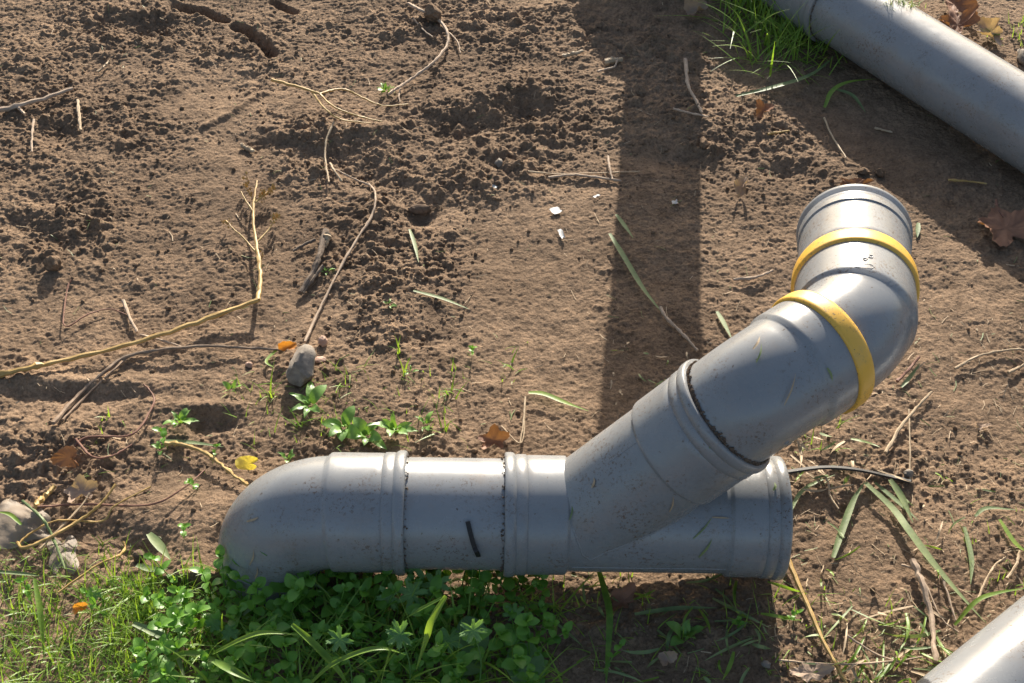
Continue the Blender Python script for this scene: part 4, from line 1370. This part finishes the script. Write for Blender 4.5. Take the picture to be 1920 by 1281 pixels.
GER = [(776, 1061, 31, .075, "cut-leaved geranium with its round lobed leaf against the pipe"), (818, 1096, 29, .055, "dark lobed geranium leaf behind the sharply bent blade"), (772, 1113, 32, .060, "broad fan-shaped geranium leaf in the middle of the weeds"),
       (731, 1118, 27, .055, "folded geranium leaf left of the fan-shaped leaf"), (750, 1190, 27, .135, "sunlit pale geranium leaf above the bowed blade"), (637, 1199, 25, .13, "sunlit geranium leaf tipped on edge by the bright folded blade"),
       (843, 1199, 27, .055, "geranium leaf right of the sharply bent blade"), (887, 1182, 25, .135, "crinkled sunlit geranium leaf above the plantain leaf"), (920, 1060, 13, .045, "small scalloped round leaf close below the wye coupling"),
       (944, 1074, 14, .040, "second scalloped round leaf near the wye coupling, lower than its neighbour"), (178, 1113, 15, .030, "little lobed leaf in sun among the young grass"), (400, 1170, 17, .040, "mottled lobed leaf at the edge of the elbow's shade"),
       (965, 1150, 22, .045, "geranium leaf at the right end of the chickweed"), (432, 1188, 18, .040, "round lobed leaf deep in the chickweed below the elbow")]
for i, (x, y, rp, h, lb) in enumerate(GER):
    geranium(x, y, rp, h, lb, 0.45 if i % 3 else 0.75, 0.5 * i, 300 + i, depth=0.25 if rp < 19 else 0.5)

# seedling rosettes
ros_leaf = [leaf_mesh("seedling_leaf", 0.034, 0.019, 'weed', 0.2, 0.15, 0.45, 8), leaf_mesh("seedling_leaf", 0.030, 0.014, 'weed', 0.4, 0.2, 0.4, 8, 0.10), leaf_mesh("seedling_leaf", 0.036, 0.012, 'weed', 0.8, 0.25, 0.35, 8, 0.12)]
def rosette(x, y, sc, n, label, seed, hold=0.45):
    r = np.random.default_rng(seed)
    p = at(x, y, 0.001)
    t = tag(empty("weed_seedling", p), label, "seedling")
    for k in range(n):
        az = 6.28 * k / n + r.normal() * 0.35
        place_leaf(ros_leaf[int(r.integers(3))], t, (0.004 * math.sin(-az), 0.004 * math.cos(az), 0.004), az, hold * (0.4 + 0.9 * r.random()), sc * (0.75 + 0.5 * r.random()), r.normal() * 0.25)
    for k in range(2):
        place_leaf(ros_leaf[2], t, (0, 0, 0.006), r.random() * 6.28, 1.0, sc * 0.5)
    return t
rosette(582, 764, 1.05, 6, "leafy green seedling rosette just below the grey stone", 1)
rosette(645, 806, 1.0, 8, "leafy seedling behind the elbow socket", 2, 0.6)
rosette(690, 822, 1.0, 7, "broad leafy seedling touching the elbow socket", 3, 0.7)
rosette(742, 812, 1.05, 8, "tall ragged seedling behind the socket rim", 4, 0.8)
rosette(338, 796, 0.75, 8, "small bright seedling beside the smooth hollow", 5, 0.8)
rosette(302, 846, 0.5, 5, "tiny seedling at the tip of the curved yellow-brown root", 6)
rosette(724, 174, 0.55, 8, "bright green sprout at the end of the creeping vine", 7, 0.9)
rosette(800, 800, 0.6, 5, "small seedling right of the ragged seedling", 8, 0.8)
rosette(435, 735, 0.45, 5, "thin seedling left of the grey stone", 9, 0.9)
rosette(1282, 1200, 0.85, 5, "toothed seedling standing alone in the pipe's shade", 10, 0.9)
rosette(770, 700, 0.35, 4, "pinpoint seedling in bare soil under the tall sprout", 11)
rosette(730, 575, 0.35, 4, "pinpoint seedling in crumbly soil near the hooked root", 12)
rosette(612, 513, 0.4, 4, "pinpoint seedling beside the dead wood", 13)
rosette(1860, 70, 0.6, 6, "green seedling growing beyond the long straight pipe", 14, 0.9)
rosette(1535, 75, 0.5, 5, "small lobed seedling inside the grass tuft by the pipe", 15, 0.7)
rosette(540, 866, 0.5, 4, "round-leaved seedling showing over the elbow", 16, 0.9)

# plantain leaf
pt = at(894, 1250, 0.0)
pl = tag(empty("plantain_plant", pt), "broad oval plantain leaf among the chickweed", "plantain")
pme = leaf_mesh("plantain_leaf", 0.062, 0.046, 'bigleaf', 0.3, 0.12, 0.25, 10)
place_leaf(pme, pl, (0.0, 0.0, 0.022), 0.25, 0.35, 1.0)
place_leaf(pme, pl, (0.006, -0.004, 0.012), 2.2, 0.3, 0.6)

# ------------------------------------------------------------------ grass, litter, crumbs (beyond counting)
def blades_vf(roots, lens, widths, rs, lie=0.35, seg=5):
    V, Fc, o = [], [], 0
    for (p, L, w) in zip(roots, lens, widths):
        az = rs.random() * 6.28
        d = np.array([math.cos(az), math.sin(az), 0])
        el = math.pi / 2 * (1 - lie * 2 * rs.random())
        dirv = d * math.cos(el) + np.array([0, 0, math.sin(el)])
        side = np.array([-d[1], d[0], 0])
        droop = 0.3 + 0.9 * rs.random()
        for i in range(seg + 1):
            t = i / seg
            c = p + dirv * (L * t) + d * (L * droop * 0.35 * t * t) - np.array([0, 0, L * droop * 0.28 * t * t])
            ww = w / 2 * max(0.08, (1 - t ** 1.6))
            V += [c - side * ww, c + side * ww]
        for i in range(seg):
            Fc.append((o + 2 * i, o + 2 * i + 1, o + 2 * i + 3, o + 2 * i + 2))
        o += 2 * (seg + 1)
    return np.array(V), np.array(Fc)

def grass_field(regions, seed):
    rs = np.random.default_rng(seed)
    roots, lens, wid = [], [], []
    for (x0, x1, y0, y1, n, l0, l1, w) in regions:
        k = 0
        while k < n:
            x, y = x0 + (x1 - x0) * rs.random(), y0 + (y1 - y0) * rs.random()
            f = float(perlin(np.array([x / 100.0]), np.array([y / 100.0]), 1.6, 91)[0])
            if rs.random() > 0.6 + 1.4 * f:
                if rs.random() < 0.75:
                    continue
            roots.append(at(x, y, -0.001))
            lens.append(l0 + (l1 - l0) * rs.random() ** 1.6)
            wid.append(w * (0.6 + 0.8 * rs.random()))
            k += 1
    return blades_vf(roots, lens, wid, rs)
def stuff(name, v, f, mat, label=None, cat=None):
    me = mesh_from(name, v, f)
    o = obj(name, me, mat)
    o['kind'] = 'stuff'
    if label:
        o['label'] = label
        o['category'] = cat
    return o
v, f = grass_field([(0, 300, 1090, 1300, 950, .015, .06, .0020), (200, 480, 1080, 1300, 760, .015, .065, .0022), (0, 250, 1020, 1120, 170, .012, .04, .0017), (430, 1060, 1120, 1310, 420, .03, .10, .0030), (380, 900, 1180, 1330, 160, .08, .16, .0042),
                    (430, 640, 690, 850, 60, .015, .045, .0016), (600, 880, 690, 850, 110, .012, .045, .0016), (860, 1010, 640, 720, 14, .01, .03, .0014), (1000, 1450, 1075, 1300, 150, .012, .05, .002),
                    (1450, 1700, 1100, 1290, 60, .012, .04, .0018), (160, 420, 780, 900, 22, .01, .03, .0014), (1480, 1580, 790, 850, 20, .015, .05, .002), (1650, 1720, 10, 30, 0, .01, .02, .002),
                    (1840, 1920, 40, 110, 24, .02, .05, .002), (1800, 1920, 940, 1120, 24, .01, .03, .0016)], 51)
stuff("short_grass", v, f, 'grass', "thin young grass sprouting from the soil", "grass")

# distinct sprouts of grass in the bare soil
def sprout(x, y, n, h, label, seed, lie=0.12, w=.003, name="grass_sprout"):
    rs = np.random.default_rng(seed)
    p = at(x, y)
    t = tag(empty(name, p), label, "grass sprout")
    for k in range(n):
        rt = p + np.array([rs.normal() * 0.004, rs.normal() * 0.004, -0.002])
        v, f = blades_vf([rt], [h * (0.6 + 0.5 * rs.random())], [w * (0.8 + 0.5 * rs.random())], rs, lie, 7)
        child("blade", v, f, 'grass', t, None)
    return t
sprout(748, 668, 3, .065, "upright bright grass sprout in bare soil", 1)
sprout(756, 702, 3, .045, "lower grass sprout just beneath the upright bright sprout", 2)
sprout(845, 740, 6, .045, "loose tuft of young grass behind the straight pipe length", 3, 0.3)
sprout(965, 690, 5, .030, "small spreading grass sprout left of the long shadow", 4, 0.35)
sprout(510, 740, 6, .055, "thin arching grass sprout left of the stone", 5, 0.35)
sprout(560, 800, 6, .050, "arching grass sprout between the seedlings and the elbow", 6, 0.35)
sprout(830, 810, 6, .050, "spreading grass tuft behind the pipe by the ragged seedling", 7, 0.35)
sprout(200, 785, 4, .030, "tiny grass sprout under the curved brown twig", 8, 0.2)

# the grass tuft by the long pipe
gt0 = at(1450, 90)
gt = tag(empty("grass_tuft", gt0), "dense bright green grass tuft growing against the long straight pipe", "grass tuft")
rs = np.random.default_rng(9)
BASES = [(1392, 45), (1425, 70), (1450, 95), (1480, 90), (1505, 110), (1410, 20), (1440, 40), (1470, 60), (1530, 105), (1380, 20), (1420, 110), (1455, 20)]
for k in range(60):
    b = BASES[k % len(BASES)]
    p = at(b[0] + rs.normal() * 14, b[1] + rs.normal() * 14, -0.002)
    v, f = blades_vf([p], [0.09 + 0.13 * rs.random()], [.004 + .003 * rs.random()], rs, 0.30, 9)
    child("blade", v, f, 'grass', gt, None)
roots = [at(b[0] + rs.normal() * 22, b[1] + rs.normal() * 20, -0.002) for b in BASES for _ in range(30)]
v, f = blades_vf(roots, 0.04 + 0.12 * rs.random(len(roots)) ** 1.3, .002 + .0018 * rs.random(len(roots)), rs, 0.4, 6)
o = child("fine_blades", v, f, 'grass', gt, None)
o['kind'] = 'stuff'
# moss and bits on top of the long pipe
pp_, nn_ = on_pipe(1690, 4, DU, RP)
if pp_ is not None:
    roots = [pp_ + np.array([rs.normal() * 0.02, rs.normal() * 0.012, 0]) for _ in range(120)]
    roots = [np.array([q[0], q[1], pp_[2] - 0.004]) for q in roots]
    v, f = blades_vf(roots, 0.01 + 0.015 * rs.random(120), [.002] * 120, rs, 0.5, 4)
    single("moss_clump", v, f, 'cutgrass', "small clump of moss and grass on top of the long straight pipe", "moss", sharp=None)

# low ground cover of small leaves under the chickweed
def cover_vf(n, seed):
    rs = np.random.default_rng(seed)
    V, Fc, o = [], [], 0
    while o < n * 6:
        x, y = 230 + 800 * rs.random(), 1085 + 230 * rs.random()
        if not inpoly(x, y, CHP):
            continue
        p = at(x, y, 0.006 + 0.022 * rs.random())
        L, W = 0.007 + 0.008 * rs.random(), 0.005 + 0.005 * rs.random()
        az = rs.random() * 6.28
        pit = rs.normal() * 0.35
        d = np.array([math.cos(az) * math.cos(pit), math.sin(az) * math.cos(pit), math.sin(pit)])
        s_ = np.array([-math.sin(az), math.cos(az), rs.normal() * 0.25])
        for t, w in ((0, 0.15), (0.5, 1.0), (1.0, 0.1)):
            c = p + d * L * t - np.array([0, 0, 0.25 * L * t * t])
            V += [c - s_ * W * w / 2, c + s_ * W * w / 2]
        Fc += [(o, o + 1, o + 3, o + 2), (o + 2, o + 3, o + 5, o + 4)]
        o += 6
    return np.array(V), np.array(Fc)
v, f = cover_vf(800, 61)
stuff("ground_cover", v, f, 'chick', "low carpet of tiny green leaves under the chickweed", "ground cover")

# crumbs of soil: loose grains too many to count
def crumbs_vf(n, seed, rmin, rmax):
    rs = np.random.default_rng(seed)
    ph = (1 + 5 ** 0.5) / 2
    oc = np.array([(-1, ph, 0), (1, ph, 0), (-1, -ph, 0), (1, -ph, 0), (0, -1, ph), (0, 1, ph), (0, -1, -ph), (0, 1, -ph), (ph, 0, -1), (ph, 0, 1), (-ph, 0, -1), (-ph, 0, 1)]) / 1.9
    tf = np.array([(0, 11, 5), (0, 5, 1), (0, 1, 7), (0, 7, 10), (0, 10, 11), (1, 5, 9), (5, 11, 4), (11, 10, 2), (10, 7, 6), (7, 1, 8), (3, 9, 4), (3, 4, 2), (3, 2, 6), (3, 6, 8), (3, 8, 9), (4, 9, 5), (2, 4, 11), (6, 2, 10), (8, 6, 7), (9, 8, 1)])
    V, Fc = [], []
    k = 0
    cx = np.array([[c[0], c[1], c[2], c[3], c[4]] for c in CRUMB])
    while k < n:
        if rs.random() < 0.9:
            c = cx[rs.integers(len(cx))]
            x, y = c[0] + rs.normal() * c[2] * 0.75, c[1] + rs.normal() * c[3] * 0.75
        else:
            x, y = rs.random() * 1960 - 20, rs.random() * 1300 - 10
        p = at(x, y)
        q = rmin + (rmax - rmin) * rs.random() ** 4
        a = rs.normal(size=(3, 3))
        a, _ = np.linalg.qr(a)
        V.append((oc * (q * (0.7 + 0.45 * rs.random((12, 1))))) @ a + p + np.array([0, 0, q * 0.2]))
        Fc.append(tf + 12 * k)
        k += 1
    return np.concatenate(V), np.concatenate(Fc)
v, f = crumbs_vf(6000, 71, 0.001, 0.0055)
o = stuff("soil_crumbs", v, f, 'soil', "loose crumbs of brown soil scattered over the ground", "soil crumbs")

# bits of straw and fibre
def litter_vf(n, seed):
    rs = np.random.default_rng(seed)
    V, Fc, o = [], [], 0
    for _ in range(n):
        x, y = rs.random() * 1960 - 20, rs.random() * 1310 - 10
        if rs.random() < 0.35:
            x, y = 1450 + 480 * rs.random(), 560 + 730 * rs.random()
        p = at(x, y, 0.0012)
        L, w = 0.005 + 0.022 * rs.random() ** 2.5, 0.0006 + 0.0011 * rs.random() ** 2
        az = rs.random() * 6.28
        d = np.array([math.cos(az), math.sin(az), rs.normal() * 0.15])
        s_ = np.array([-math.sin(az), math.cos(az), 0])
        cv = rs.normal() * 0.25
        for t in (0, 0.5, 1.0):
            c = p + d * L * t + s_ * cv * L * t * t
            c[2] = max(c[2], hgt(c[0], c[1]) + 0.0008)
            V += [c - s_ * w / 2, c + s_ * w / 2 + np.array([0, 0, w * 0.5])]
        Fc += [(o, o + 1, o + 3, o + 2), (o + 2, o + 3, o + 5, o + 4)]
        o += 6
    return np.array(V), np.array(Fc)
v, f = litter_vf(1500, 81)
stuff("straw_litter", v, f, 'straw', "fine bits of straw and fibre strewn over the soil", "litter")
v, f = litter_vf(500, 82)
stuff("leaf_litter", v, f, 'cutgrass', "fine bits of cut green strewn over the soil", "litter")
